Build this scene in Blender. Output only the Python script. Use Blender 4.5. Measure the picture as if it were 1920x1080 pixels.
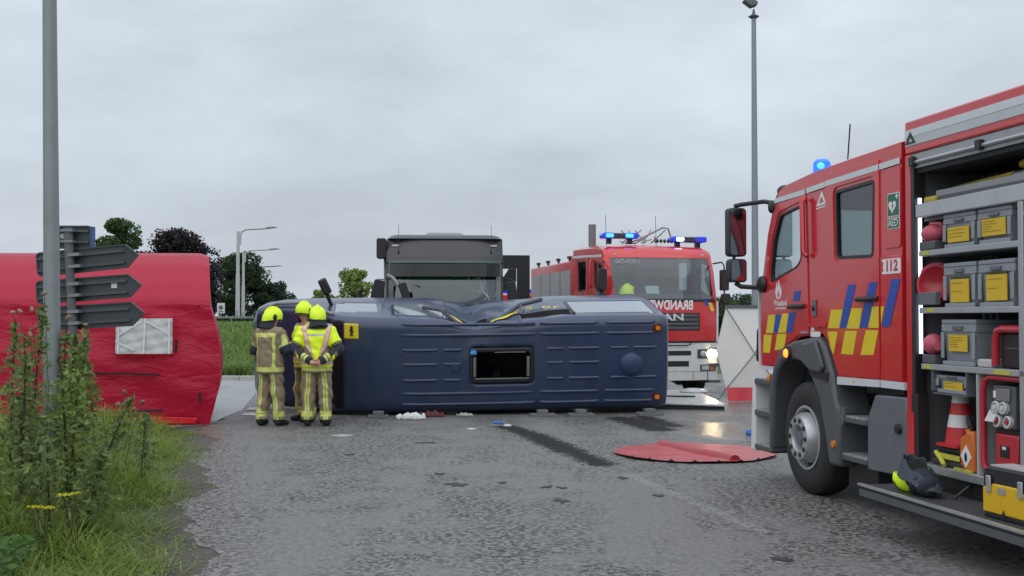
import bpy, bmesh, math, random
import numpy as np
from mathutils import Matrix, Vector
R = math.radians
rng = np.random.default_rng(7); random.seed(7)
SC = bpy.context.scene
for o in list(bpy.data.objects): bpy.data.objects.remove(o)

# ------------------------------------------------------------------ camera
cam = bpy.data.cameras.new('camera'); camo = bpy.data.objects.new('camera', cam)
SC.collection.objects.link(camo); SC.camera = camo
cam.sensor_width = 36.0; cam.lens = 36.0 * 2150 / 1920; cam.clip_start = 0.1; cam.clip_end = 5000
camo.location = (0, 0, 1.7); camo.rotation_euler = (R(90 + 1.52), 0, 0)
SC.render.resolution_x = 1024; SC.render.resolution_y = 576

# ------------------------------------------------------------------ world: overcast sky
W = bpy.data.worlds.new('World'); SC.world = W; W.use_nodes = True
nt = W.node_tree; N = nt.nodes; L = nt.links; N.clear()
SUN_EL, SUN_AZ = R(58), R(200)
out = N.new('ShaderNodeOutputWorld'); bg = N.new('ShaderNodeBackground'); L.new(bg.outputs[0], out.inputs[0])
sky = N.new('ShaderNodeTexSky'); sky.sky_type = 'NISHITA'; sky.sun_disc = False
sky.sun_elevation = SUN_EL; sky.sun_rotation = SUN_AZ; sky.air_density = 1.6; sky.dust_density = 3.0
tc = N.new('ShaderNodeTexCoord'); mp = N.new('ShaderNodeMapping'); mp.inputs['Scale'].default_value = (1.0, 1.0, 2.6)
mp.inputs['Location'].default_value = (2.3, 0.4, 0.6)
L.new(tc.outputs['Generated'], mp.inputs[0])
n1 = N.new('ShaderNodeTexNoise'); n1.inputs['Scale'].default_value = 4.2; n1.inputs['Detail'].default_value = 8; n1.inputs['Roughness'].default_value = .52
n1.inputs['Distortion'].default_value = .15
L.new(mp.outputs[0], n1.inputs['Vector'])
cr = N.new('ShaderNodeValToRGB'); L.new(n1.outputs[0], cr.inputs[0])
e = cr.color_ramp.elements; e[0].position = .34; e[0].color = (.40, .445, .495, 1); e[1].position = .70; e[1].color = (.535, .59, .65, 1)
m = e = cr.color_ramp.elements.new(.5); m.color = (.462, .512, .572, 1)
# overcast luminance rises towards the zenith
sx = N.new('ShaderNodeSeparateXYZ'); L.new(tc.outputs['Generated'], sx.inputs[0])
mr = N.new('ShaderNodeMapRange'); L.new(sx.outputs['Z'], mr.inputs[0])
mr.inputs[1].default_value = 0.0; mr.inputs[2].default_value = 1.0; mr.inputs[3].default_value = 9.6; mr.inputs[4].default_value = 17.0
vm = N.new('ShaderNodeVectorMath'); vm.operation = 'SCALE'; L.new(cr.outputs[0], vm.inputs[0]); L.new(mr.outputs[0], vm.inputs['Scale'])
mx = N.new('ShaderNodeMixRGB'); mx.inputs[0].default_value = .94; L.new(sky.outputs[0], mx.inputs[1]); L.new(vm.outputs[0], mx.inputs[2])
L.new(mx.outputs[0], bg.inputs[0]); bg.inputs[1].default_value = 0.126

# ------------------------------------------------------------------ sun behind the cloud
sl = bpy.data.lights.new('sun', 'SUN'); sl.energy = 1.0; sl.angle = R(95); sl.color = (1, .97, .93)
so = bpy.data.objects.new('sun', sl); SC.collection.objects.link(so)
so.rotation_euler = (R(90) - SUN_EL, 0, R(-20)); so.location = (0, 0, 30)
SC.view_settings.view_transform = 'Standard'; SC.view_settings.look = 'None'
SC.view_settings.exposure = 0.0; SC.view_settings.gamma = 1.0; SC.view_settings.use_curve_mapping = False

# ------------------------------------------------------------------ materials
MATS = {}
def mat(name, col=(.5, .5, .5), rough=.5, metal=0, var=.12, scale=6, bump=0, bscale=60, coat=0, emit=None, es=0,
        island=0, transl=0, dirt=0, spec=.5):
    if name in MATS: return MATS[name]
    m = bpy.data.materials.new(name); m.use_nodes = True; MATS[name] = m
    nt = m.node_tree; N = nt.nodes; L = nt.links; b = N['Principled BSDF']
    tc = N.new('ShaderNodeTexCoord')
    nz = N.new('ShaderNodeTexNoise'); nz.inputs['Scale'].default_value = scale; nz.inputs['Detail'].default_value = 6
    L.new(tc.outputs['Object'], nz.inputs['Vector'])
    mixc = N.new('ShaderNodeMixRGB'); fac = nz.outputs[0]
    if island:
        g = N.new('ShaderNodeNewGeometry'); ma = N.new('ShaderNodeMath'); ma.operation = 'MULTIPLY_ADD'
        L.new(g.outputs['Random Per Island'], ma.inputs[0]); ma.inputs[1].default_value = island
        mb = N.new('ShaderNodeMath'); mb.operation = 'MULTIPLY'; L.new(nz.outputs[0], mb.inputs[0]); mb.inputs[1].default_value = 1 - island
        L.new(mb.outputs[0], ma.inputs[2]); fac = ma.outputs[0]
    L.new(fac, mixc.inputs[0])
    c = np.array(col)
    mixc.inputs[1].default_value = (*(c * (1 - var)), 1); mixc.inputs[2].default_value = (*np.clip(c * (1 + var), 0, 1), 1)
    colout = mixc.outputs[0]
    if dirt:
        n2 = N.new('ShaderNodeTexNoise'); n2.inputs['Scale'].default_value = scale * .6; n2.inputs['Detail'].default_value = 9; n2.inputs['Roughness'].default_value = .7
        L.new(tc.outputs['Object'], n2.inputs['Vector'])
        r2 = N.new('ShaderNodeMapRange'); L.new(n2.outputs[0], r2.inputs[0]); r2.inputs[1].default_value = .5; r2.inputs[2].default_value = .75
        r2.inputs[3].default_value = 0; r2.inputs[4].default_value = dirt
        md = N.new('ShaderNodeMixRGB'); L.new(r2.outputs[0], md.inputs[0]); L.new(colout, md.inputs[1]); md.inputs[2].default_value = (.09, .08, .07, 1)
        colout = md.outputs[0]
    L.new(colout, b.inputs['Base Color'])
    rr = N.new('ShaderNodeMapRange'); L.new(nz.outputs[0], rr.inputs[0]); rr.inputs[3].default_value = max(.02, rough * .75); rr.inputs[4].default_value = min(1, rough * 1.25)
    L.new(rr.outputs[0], b.inputs['Roughness'])
    b.inputs['Metallic'].default_value = metal; b.inputs['Coat Weight'].default_value = coat; b.inputs['Coat Roughness'].default_value = .08
    b.inputs['Specular IOR Level'].default_value = spec
    if bump:
        nb = N.new('ShaderNodeTexNoise'); nb.inputs['Scale'].default_value = bscale; nb.inputs['Detail'].default_value = 5
        L.new(tc.outputs['Object'], nb.inputs['Vector'])
        bp = N.new('ShaderNodeBump'); bp.inputs['Strength'].default_value = bump; bp.inputs['Distance'].default_value = .02
        L.new(nb.outputs[0], bp.inputs['Height']); L.new(bp.outputs[0], b.inputs['Normal'])
    if emit:
        b.inputs['Emission Color'].default_value = (*emit, 1); b.inputs['Emission Strength'].default_value = es
    if transl:
        t = N.new('ShaderNodeBsdfTranslucent'); L.new(colout, t.inputs[0])
        ms = N.new('ShaderNodeMixShader'); ms.inputs[0].default_value = transl
        L.new(b.outputs[0], ms.inputs[1]); L.new(t.outputs[0], ms.inputs[2]); L.new(ms.outputs[0], N['Material Output'].inputs[0])
    return m
def glass(name, tint=(.6, .68, .68), refl=.35, rough=.03):
    if name in MATS: return MATS[name]
    m = bpy.data.materials.new(name); m.use_nodes = True; MATS[name] = m
    nt = m.node_tree; N = nt.nodes; L = nt.links; N.remove(N['Principled BSDF'])
    t = N.new('ShaderNodeBsdfTransparent'); t.inputs[0].default_value = (*tint, 1)
    g = N.new('ShaderNodeBsdfGlossy'); g.inputs['Roughness'].default_value = rough; g.inputs[0].default_value = (.95, .97, 1, 1)
    lw = N.new('ShaderNodeLayerWeight'); lw.inputs[0].default_value = .4
    mr = N.new('ShaderNodeMapRange'); L.new(lw.outputs['Facing'], mr.inputs[0]); mr.inputs[3].default_value = refl * .45; mr.inputs[4].default_value = min(1, refl * 2.2)
    ms = N.new('ShaderNodeMixShader'); L.new(mr.outputs[0], ms.inputs[0]); L.new(t.outputs[0], ms.inputs[1]); L.new(g.outputs[0], ms.inputs[2])
    L.new(ms.outputs[0], N['Material Output'].inputs[0])
    return m
def lamp_mat(name, col, s): return mat(name, col, .3, emit=col, es=s, var=.02)

RED = mat('fire red paint', (.58, .020, .028), .28, coat=.6, var=.06, scale=3, dirt=.12)
RED2 = mat('fire red lacquer', (.58, .018, .024), .28, coat=.6, var=.06, scale=3, dirt=.1)
WHITE = mat('white paint', (.72, .72, .71), .4, var=.05, dirt=.18)
REFW = mat('white reflective tape', (.62, .65, .68), .35, var=.05, dirt=.15)
YEL = mat('yellow reflective tape', (.76, .58, .02), .4, var=.06)
BLU = mat('blue reflective tape', (.012, .07, .38), .4, var=.06)
BLK = mat('black plastic', (.016, .016, .018), .45, var=.2, bump=.08, bscale=200)
GRY = mat('dark grey plastic', (.085, .09, .098), .5, var=.1, bump=.08, bscale=160, dirt=.3)
GRYL = mat('grey coated metal', (.13, .14, .155), .45, var=.08, dirt=.25)
RUB = mat('tyre rubber', (.022, .022, .023), .75, var=.25, bump=.2, bscale=60, dirt=.25)
ALU = mat('brushed aluminium', (.55, .57, .6), .38, metal=.75, var=.08, dirt=.25)
STEEL = mat('silver wheel paint', (.5, .51, .53), .35, metal=.5, var=.1, dirt=.45)
TREAD = mat('aluminium tread plate', (.5, .51, .53), .45, metal=.6, bump=.9, bscale=55, dirt=.4)
DARK = mat('dark interior', (.018, .02, .023), .8)
GLASS = glass('tinted vehicle glass', (.80, .89, .88), .36)
GLASSD = glass('dark vehicle glass', (.58, .63, .64), .10)
GALV = mat('galvanised steel', (.25, .275, .28), .45, metal=.35, var=.22, scale=5, dirt=.35)
ORANGE_L = lamp_mat('orange lamp', (1, .22, .02), 2.6)
BLUE_L = lamp_mat('blue beacon lit', (.03, .18, 1), 4.5)
BLUE_W = lamp_mat('blue flash core', (.40, .62, 1), 7)
BLUE_D = mat('blue beacon lens', (.01, .03, .5), .15, coat=.6, emit=(.01, .05, 1), es=.3)
AMB = mat('amber lens', (.7, .2, .01), .25, coat=.4)
TAN = mat('turnout coat fabric', (.27, .21, .135), .9, var=.28, scale=14, bump=.35, bscale=45, dirt=.3)
HIV = mat('fluorescent yellow', (.74, .98, .02), .45, var=.05, emit=(.6, .9, .0), es=.08)  # faint emission added so helmets and vests glow beyond their lit colour
STR = mat('yellow reflective stripe', (.60, .64, .16), .45, var=.12, scale=20, dirt=.15)
NAVY = mat('dark navy fabric', (.022, .026, .04), .85, var=.3, scale=15, bump=.3, bscale=50)
SKIN = mat('skin', (.52, .29, .21), .55, var=.08)

# ------------------------------------------------------------------ mesh helpers
COL = SC.collection
def link(o, parent=None):
    COL.objects.link(o)
    if parent is not None: o.parent = parent
    return o
def tag(o, label, cat=None, group=None, kind=None):
    if label: o['label'] = label
    if cat: o['category'] = cat
    if group: o['group'] = group
    if kind: o['kind'] = kind
    return o
def thing(name, label, cat, loc=(0, 0, 0), rz=0, group=None, parent=None):
    o = link(bpy.data.objects.new(name, None), parent); o.location = loc; o.rotation_euler = (0, 0, rz); o.empty_display_size = .2
    if parent is None: tag(o, label, cat, group)
    return o
class MB:
    def __init__(s): s.v = []; s.f = []
    def add(s, vs, fs):
        k = len(s.v); s.v += [tuple(float(c) for c in p) for p in vs]; s.f += [tuple(k + i for i in f) for f in fs]; return s
    def mm(s, x0, x1, y0, y1, z0, z1):
        v = [(x, y, z) for x in (x0, x1) for y in (y0, y1) for z in (z0, z1)]
        return s.add(v, [(0, 1, 3, 2), (4, 6, 7, 5), (0, 4, 5, 1), (2, 3, 7, 6), (0, 2, 6, 4), (1, 5, 7, 3)])
    def box(s, c, d, M=None):
        v = [Vector((x * d[0] / 2, y * d[1] / 2, z * d[2] / 2)) for x in (-1, 1) for y in (-1, 1) for z in (-1, 1)]
        if M is not None: v = [M @ p for p in v]
        v = [p + Vector(c) for p in v]
        return s.add(v, [(0, 1, 3, 2), (4, 6, 7, 5), (0, 4, 5, 1), (2, 3, 7, 6), (0, 2, 6, 4), (1, 5, 7, 3)])
    def prism(s, poly, ax, a, b):
        def P(p, t): return {'x': (t, p[0], p[1]), 'y': (p[0], t, p[1]), 'z': (p[0], p[1], t)}[ax]
        n = len(poly); v = [P(p, a) for p in poly] + [P(p, b) for p in poly]
        return s.add(v, [tuple(range(n)), tuple(range(2 * n - 1, n - 1, -1))] + [(i, (i + 1) % n, n + (i + 1) % n, n + i) for i in range(n)])
    def cyl(s, p0, p1, r0, r1=None, n=14, cap=True):
        r1 = r0 if r1 is None else r1; p0 = Vector(p0); p1 = Vector(p1); d = (p1 - p0).normalized()
        a = d.orthogonal().normalized(); b = d.cross(a)
        v = [p0 + r0 * (a * math.cos(2 * math.pi * i / n) + b * math.sin(2 * math.pi * i / n)) for i in range(n)]
        v += [p1 + r1 * (a * math.cos(2 * math.pi * i / n) + b * math.sin(2 * math.pi * i / n)) for i in range(n)]
        f = [(i, (i + 1) % n, n + (i + 1) % n, n + i) for i in range(n)]
        if cap: f += [tuple(range(n)), tuple(range(2 * n - 1, n - 1, -1))]
        return s.add(v, f)
    def tube(s, pts, r, n=8):
        pts = [Vector([float(c) for c in p]) for p in pts]; rs = [float(q) for q in r] if isinstance(r, (list, tuple)) else [r] * len(pts)
        rings = []; a = None
        for i, p in enumerate(pts):
            d = (pts[min(i + 1, len(pts) - 1)] - pts[max(i - 1, 0)]).normalized()
            a = d.orthogonal().normalized() if a is None else (a - d * a.dot(d)).normalized()
            b = d.cross(a)
            rings.append([p + rs[i] * (a * math.cos(2 * math.pi * j / n) + b * math.sin(2 * math.pi * j / n)) for j in range(n)])
        return s.loft(rings)
    def loft(s, rings, caps=True, closed=True):
        n = len(rings[0]); v = [p for r in rings for p in r]; f = []
        for i in range(len(rings) - 1):
            for j in range(n if closed else n - 1):
                f.append((i * n + j, i * n + (j + 1) % n, (i + 1) * n + (j + 1) % n, (i + 1) * n + j))
        if caps and closed: f += [tuple(range(n - 1, -1, -1)), tuple((len(rings) - 1) * n + j for j in range(n))]
        return s.add(v, f)
    def grid(s, fn, nu, nv):
        v = [fn(i / nu, j / nv) for i in range(nu + 1) for j in range(nv + 1)]
        return s.add(v, [(i * (nv + 1) + j, (i + 1) * (nv + 1) + j, (i + 1) * (nv + 1) + j + 1, i * (nv + 1) + j + 1) for i in range(nu) for j in range(nv)])
    def ell(s, c, r, nu=16, nv=10, t0=0, t1=math.pi, M=None):
        M = M or Matrix.Identity(3); c = Vector(c)
        rings = []
        for j in range(nv + 1):
            t = t0 + (t1 - t0) * j / nv; t = min(max(t, 1e-3), math.pi - 1e-3)
            rings.append([c + M @ Vector((r[0] * math.sin(t) * math.cos(2 * math.pi * i / nu), r[1] * math.sin(t) * math.sin(2 * math.pi * i / nu), r[2] * math.cos(t))) for i in range(nu)])
        return s.loft(rings)
    def lathe(s, prof, o, ax, n=24, caps=True):
        o = Vector(o); d = Vector(ax).normalized(); a = d.orthogonal().normalized(); b = d.cross(a)
        return s.loft([[o + d * h + r * (a * math.cos(2 * math.pi * i / n) + b * math.sin(2 * math.pi * i / n)) for i in range(n)] for r, h in prof], caps)
    def plate(s, outer, holes, ax, a, b):
        """flat plate with openings, from a to b along ax"""
        bm = bmesh.new(); es = []; loops = []
        for lp in [outer] + list(holes):
            vs = [bm.verts.new((p[0], p[1], 0)) for p in lp]; loops.append(vs)
            es += [bm.edges.new((vs[i], vs[(i + 1) % len(vs)])) for i in range(len(vs))]
        bmesh.ops.triangle_fill(bm, use_beauty=True, use_dissolve=False, edges=es)
        bm.verts.index_update(); bm.verts.ensure_lookup_table()
        def P(p, t): return {'x': (t, p[0], p[1]), 'y': (p[0], t, p[1]), 'z': (p[0], p[1], t)}[ax]
        n = len(bm.verts); v = [P(p.co, a) for p in bm.verts] + [P(p.co, b) for p in bm.verts]
        f = [tuple(x.index for x in q.verts) for q in bm.faces]; f += [tuple(n + i for i in reversed(q)) for q in f]
        for lp in loops:
            for i in range(len(lp)):
                p, q = lp[i].index, lp[(i + 1) % len(lp)].index; f.append((p, q, n + q, n + p))
        bm.free(); return s.add(v, f)
    def build(s, name, m, parent=None, bevel=0, angle=32, smooth=True, seg=2, recalc=True):
        me = bpy.data.meshes.new(name); me.from_pydata(s.v, [], s.f)
        if recalc:
            bm = bmesh.new(); bm.from_mesh(me); bmesh.ops.recalc_face_normals(bm, faces=bm.faces); bm.to_mesh(me); bm.free()
        if smooth: me.shade_smooth(); me.set_sharp_from_angle(angle=R(angle))
        if m is not None: me.materials.append(m)
        o = link(bpy.data.objects.new(name, me), parent)
        if bevel:
            md = o.modifiers.new('bevel', 'BEVEL'); md.width = bevel; md.segments = seg; md.limit_method = 'ANGLE'; md.angle_limit = R(40)
        return o
def copy_tree(o, parent=None):
    c = o.copy(); COL.objects.link(c)
    if parent is not None: c.parent = parent
    for ch in list(o.children): copy_tree(ch, c)
    return c
def np_mesh(name, V, F, m, parent=None, smooth=False):
    me = bpy.data.meshes.new(name); V = np.asarray(V, np.float32); F = np.asarray(F, np.int32); k = F.shape[1]
    me.vertices.add(len(V)); me.vertices.foreach_set('co', V.ravel())
    me.loops.add(F.size); me.loops.foreach_set('vertex_index', F.ravel())
    me.polygons.add(len(F)); me.polygons.foreach_set('loop_start', np.arange(0, F.size, k, dtype=np.int32))
    me.update(calc_edges=True); me.validate()
    if smooth: me.shade_smooth()
    if m: me.materials.append(m)
    return link(bpy.data.objects.new(name, me), parent)
def text(name, body, m, parent, size, M, sx=1, depth=.002, align='CENTER', bold=0):
    """lettering: M places it (text lies in its own x-y plane)"""
    c = bpy.data.curves.new(name, 'FONT'); c.body = body; c.size = size; c.align_x = align; c.align_y = 'CENTER'; c.extrude = depth / 2; c.offset = bold
    c.resolution_u = 3
    t = bpy.data.objects.new(name, c); COL.objects.link(t)
    dg = bpy.context.evaluated_depsgraph_get(); me = bpy.data.meshes.new_from_object(t.evaluated_get(dg)); me.name = name
    bpy.data.objects.remove(t); bpy.data.curves.remove(c)
    me.transform(M @ Matrix.Diagonal((sx, 1, 1, 1))); me.materials.clear(); me.materials.append(m)
    return link(bpy.data.objects.new(name, me), parent)
def basis(o, x, y, z):
    return Matrix(((x[0], y[0], z[0], o[0]), (x[1], y[1], z[1], o[1]), (x[2], y[2], z[2], o[2]), (0, 0, 0, 1)))
def rrect(x0, x1, y0, y1, r, n=4):
    p = []
    for cx, cy, a in ((x1 - r, y1 - r, 0), (x0 + r, y1 - r, 90), (x0 + r, y0 + r, 180), (x1 - r, y0 + r, 270)):
        for i in range(n + 1):
            t = R(a + 90 * i / n); p.append((cx + r * math.cos(t), cy + r * math.sin(t)))
    return p
def inset(poly, d):
    c = np.mean(np.array(poly), 0); out = []
    n = len(poly)
    for i in range(n):
        p0, p1, p2 = (np.array(poly[(i + k) % n], float) for k in (-1, 0, 1))
        a = (p1 - p0) / (np.linalg.norm(p1 - p0) + 1e-9); b = (p2 - p1) / (np.linalg.norm(p2 - p1) + 1e-9)
        na = np.array([-a[1], a[0]]); nb = np.array([-b[1], b[0]])
        if np.dot(na, c - p1) < 0: na = -na
        if np.dot(nb, c - p1) < 0: nb = -nb
        k = na + nb; k /= max(.35, np.dot(k, k) / 2); out.append(tuple(p1 + k * d))
    return out
def round_poly(poly, r, n=3):
    out = []; k = len(poly)
    for i in range(k):
        p0, p1, p2 = (np.array(poly[(i + j) % k], float) for j in (-1, 0, 1))
        la, lb = np.linalg.norm(p0 - p1), np.linalg.norm(p2 - p1); rr = min(r, la * .45, lb * .45)
        a = p1 + (p0 - p1) / la * rr; b = p1 + (p2 - p1) / lb * rr
        for j in range(n + 1):
            t = j / n; out.append(tuple((1 - t) ** 2 * a + 2 * t * (1 - t) * p1 + t * t * b))
    return out

# signed-distance modelling for bodies and soft shapes
def sd_cap(P, a, b, ra, rb, sc=(1, 1, 1)):
    sc = np.array(sc); p = P / sc; a = np.array(a) / sc; b = np.array(b) / sc
    ab = b - a; t = np.clip(((p - a) @ ab) / max(ab @ ab, 1e-9), 0, 1)
    return np.linalg.norm(p - a - t[..., None] * ab, axis=-1) - (ra + (rb - ra) * t)
def sd_ell(P, c, r):
    r = np.array(r); q = (P - np.array(c)) / r; k = np.linalg.norm(q, axis=-1)
    return (k - 1) * r.min()
def smin(a, b, k):
    h = np.clip(.5 + .5 * (b - a) / k, 0, 1); return b + (a - b) * h - k * h * (1 - h)
def surf(fn, lo, hi, h):
    ax = [np.arange(lo[i], hi[i] + h, h) for i in range(3)]
    G = np.stack(np.meshgrid(*ax, indexing='ij'), -1); V = fn(G); n = np.array(V.shape)
    S = V < 0
    c8 = np.stack([S[i:n[0] - 1 + i, j:n[1] - 1 + j, k:n[2] - 1 + k] for i in (0, 1) for j in (0, 1) for k in (0, 1)])
    act = c8.any(0) & ~c8.all(0); idx = -np.ones(act.shape, int); idx[act] = np.arange(act.sum())
    cells = np.argwhere(act); acc = np.zeros((len(cells), 3)); cnt = np.zeros(len(cells))
    offs = [(i, j, k) for i in (0, 1) for j in (0, 1) for k in (0, 1)]
    for a in offs:
        for d in range(3):
            if a[d]: continue
            b = list(a); b[d] = 1
            A = cells + a; B = cells + b
            va = V[A[:, 0], A[:, 1], A[:, 2]]; vb = V[B[:, 0], B[:, 1], B[:, 2]]; mk = (va < 0) != (vb < 0)
            t = va[mk] / (va[mk] - vb[mk]); acc[mk] += A[mk] + (B[mk] - A[mk]) * t[:, None]; cnt[mk] += 1
    verts = acc / cnt[:, None] * h + np.array(lo)
    F = []
    for d in range(3):
        e1, e2 = [(1, 2), (2, 0), (0, 1)][d]
        s0 = [slice(None)] * 3; s1 = [slice(None)] * 3; s0[d] = slice(0, -1); s1[d] = slice(1, None)
        A = S[tuple(s0)]; B = S[tuple(s1)]
        E = np.argwhere(A != B); ok = (E[:, e1] > 0) & (E[:, e2] > 0) & (E[:, e1] < n[e1] - 1) & (E[:, e2] < n[e2] - 1); E = E[ok]
        q = []
        for u, v in ((-1, -1), (0, -1), (0, 0), (-1, 0)):
            Q = E.copy(); Q[:, e1] += u; Q[:, e2] += v; q.append(idx[Q[:, 0], Q[:, 1], Q[:, 2]])
        q = np.stack(q, 1); fl = ~A[E[:, 0], E[:, 1], E[:, 2]]; q[fl] = q[fl][:, ::-1]; F.append(q)
    return verts, np.concatenate(F)

# ================================================================== SETTING
def nodes_mat(name):
    m = bpy.data.materials.new(name); m.use_nodes = True; nt = m.node_tree
    return m, nt.nodes, nt.links, nt.nodes['Principled BSDF']
def mnode(N, L, op, a, b=None, c=None, clamp=False):
    n = N.new('ShaderNodeMath'); n.operation = op; n.use_clamp = clamp
    for i, x in enumerate((a, b, c)):
        if x is None: continue
        if isinstance(x, (int, float)): n.inputs[i].default_value = x
        else: L.new(x, n.inputs[i])
    return n.outputs[0]
def noise(N, L, vec, sc, det=5, ro=.55, dist=0):
    n = N.new('ShaderNodeTexNoise'); n.inputs['Scale'].default_value = sc; n.inputs['Detail'].default_value = det
    n.inputs['Roughness'].default_value = ro; n.inputs['Distortion'].default_value = dist; L.new(vec, n.inputs['Vector']); return n.outputs[0]
def mapr(N, L, x, a, b, c=0., d=1., smooth=True):
    n = N.new('ShaderNodeMapRange'); n.interpolation_type = 'SMOOTHSTEP' if smooth else 'LINEAR'
    L.new(x, n.inputs[0])
    for i, v in enumerate((a, b, c, d)): n.inputs[1 + i].default_value = v
    return n.outputs[0]
def mixc(N, L, f, a, b):
    n = N.new('ShaderNodeMixRGB')
    for i, x in enumerate((f, a, b)):
        if isinstance(x, (int, float)): n.inputs[i].default_value = x
        elif isinstance(x, tuple): n.inputs[i].default_value = (*x, 1)
        else: L.new(x, n.inputs[i])
    return n.outputs[0]
def seg_dist(N, L, X, Y, a, b):
    ax, ay = a; dx, dy = b[0] - ax, b[1] - ay; q = dx * dx + dy * dy
    px = mnode(N, L, 'SUBTRACT', X, ax); py = mnode(N, L, 'SUBTRACT', Y, ay)
    t = mnode(N, L, 'MULTIPLY_ADD', px, dx / q, mnode(N, L, 'MULTIPLY', py, dy / q), clamp=True)
    t = mnode(N, L, 'MINIMUM', t, 1.0)
    ex = mnode(N, L, 'MULTIPLY_ADD', t, -dx, px); ey = mnode(N, L, 'MULTIPLY_ADD', t, -dy, py)
    return mnode(N, L, 'SQRT', mnode(N, L, 'ADD', mnode(N, L, 'MULTIPLY', ex, ex), mnode(N, L, 'MULTIPLY', ey, ey)))

def asphalt():
    m, N, L, b = nodes_mat('wet worn asphalt')
    tc = N.new('ShaderNodeTexCoord'); P = tc.outputs['Object']
    sx = N.new('ShaderNodeSeparateXYZ'); L.new(P, sx.inputs[0]); X, Y = sx.outputs[0], sx.outputs[1]
    mpg = N.new('ShaderNodeMapping'); mpg.inputs['Scale'].default_value = (1.0, .22, 1); mpg.inputs['Rotation'].default_value = (0, 0, -.12); L.new(P, mpg.inputs[0])
    big = noise(N, L, mpg.outputs[0], .75, 5, .6); mid = noise(N, L, P, 1.5, 6, .6); fine = noise(N, L, P, 19, 5, .78, .6); vf = noise(N, L, P, 110, 3, .6)
    v = N.new('ShaderNodeTexVoronoi'); v.inputs['Scale'].default_value = 42; L.new(P, v.inputs['Vector'])
    # aggregate: dark binder between pale stones, more of it showing where the surface has ravelled
    rav = mapr(N, L, mnode(N, L, 'MULTIPLY_ADD', mid, .40, mnode(N, L, 'MULTIPLY', big, .60)), .43, .56)
    chip = mapr(N, L, fine, .44, .56)
    c = mixc(N, L, chip, (.018, .018, .017), (.31, .305, .295))
    sm = mixc(N, L, mapr(N, L, vf, .3, .7), (.122, .121, .118), (.252, .249, .243))
    c = mixc(N, L, mnode(N, L, 'MULTIPLY_ADD', rav, .78, .20), sm, c)
    c = mixc(N, L, mnode(N, L, 'MULTIPLY', rav, .22), c, (.03, .03, .03))
    spots = mapr(N, L, v.outputs['Distance'], .05, .16, .65, 0)
    spots = mnode(N, L, 'MULTIPLY', spots, mapr(N, L, noise(N, L, P, 6, 4), .52, .62))
    c = mixc(N, L, spots, c, (.02, .02, .022))
    pale = mnode(N, L, 'MULTIPLY', mapr(N, L, noise(N, L, P, 9, 5, .7), .62, .70, 0, .55), mapr(N, L, Y, 16, 7))
    c = mixc(N, L, pale, c, (.36, .365, .37))
    # worn pale joint / old road marking
    jit = mnode(N, L, 'MULTIPLY_ADD', noise(N, L, P, 3, 5), .16, -.08)
    d = mnode(N, L, 'ADD', seg_dist(N, L, X, Y, (1.28, 12.5), (2.0, 9.2)), jit)
    ln = mnode(N, L, 'MULTIPLY', mapr(N, L, d, .045, .09, 1, 0), mapr(N, L, noise(N, L, P, 22, 4), .38, .62, 0, .5))
    c = mixc(N, L, ln, c, (.36, .37, .37))
    # spilled dark absorbent and fluid
    j2 = mnode(N, L, 'MULTIPLY_ADD', noise(N, L, P, 5, 6, .8), .46, -.23); j2 = mnode(N, L, 'ADD', j2, mnode(N, L, 'MULTIPLY_ADD', fine, .8, -.40))
    ex = None
    for a, q, w in (((-.10, 18.1), (.32, 16.7), .22), ((.32, 16.7), (.75, 14.7), .25), ((.75, 14.7), (1.05, 13.4), .20), ((1.85, 19.6), (2.25, 17.6), .30), ((2.25, 19.8), (2.5, 18.2), .25)):
        k = mapr(N, L, mnode(N, L, 'ADD', seg_dist(N, L, X, Y, a, q), j2), w * .75, w * 1.15, 1, 0)
        ex = k if ex is None else mnode(N, L, 'MAXIMUM', ex, k)
    ex = mnode(N, L, 'MULTIPLY', ex, mapr(N, L, fine, .25, .40, .55, 1))
    c = mixc(N, L, ex, c, (.014, .014, .015))
    # muddy, gravelly margin along the verge
    e = seg_dist(N, L, X, Y, (-1.0, 3.0), (-4.85, 18.4)); e = mnode(N, L, 'ADD', e, mnode(N, L, 'MULTIPLY_ADD', mid, .7, -.35))
    mg = mapr(N, L, e, .10, .75, 1, 0)
    mud = mixc(N, L, chip, (.045, .04, .035), (.26, .25, .24))
    c = mixc(N, L, mnode(N, L, 'MULTIPLY', mg, .75), c, mud)
    red = seg_dist(N, L, X, Y, (-4.15, 15.3), (-4.7, 17.7)); red = mnode(N, L, 'ADD', red, mnode(N, L, 'MULTIPLY_ADD', noise(N, L, P, 4, 5), .5, -.25))
    c = mixc(N, L, mapr(N, L, red, .12, .34, .75, 0), c, (.17, .10, .075))
    L.new(c, b.inputs['Base Color']); b.inputs['Specular IOR Level'].default_value = .32
    # wetness
    pud = mnode(N, L, 'ADD', seg_dist(N, L, X, Y, (2.9, 18.6), (3.4, 16.6)), mnode(N, L, 'MULTIPLY_ADD', mid, 1.4, -.7))
    pud = mapr(N, L, pud, .35, .8, 1, 0)
    far = mapr(N, L, Y, 12, 26)
    wet = mnode(N, L, 'MAXIMUM', pud, mnode(N, L, 'MULTIPLY', far, mapr(N, L, big, .42, .6)))
    wet = mnode(N, L, 'MULTIPLY', wet, mnode(N, L, 'MULTIPLY_ADD', ex, -.9, 1.0))
    ro = mnode(N, L, 'MULTIPLY_ADD', wet, -.36, .52); ro = mnode(N, L, 'MULTIPLY_ADD', ex, .3, ro); ro = mnode(N, L, 'MULTIPLY_ADD', fine, .12, ro)
    ro = mnode(N, L, 'SUBTRACT', ro, mnode(N, L, 'MULTIPLY', pud, .08))
    L.new(ro, b.inputs['Roughness'])
    bp = N.new('ShaderNodeBump'); bp.inputs['Distance'].default_value = .012
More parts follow.
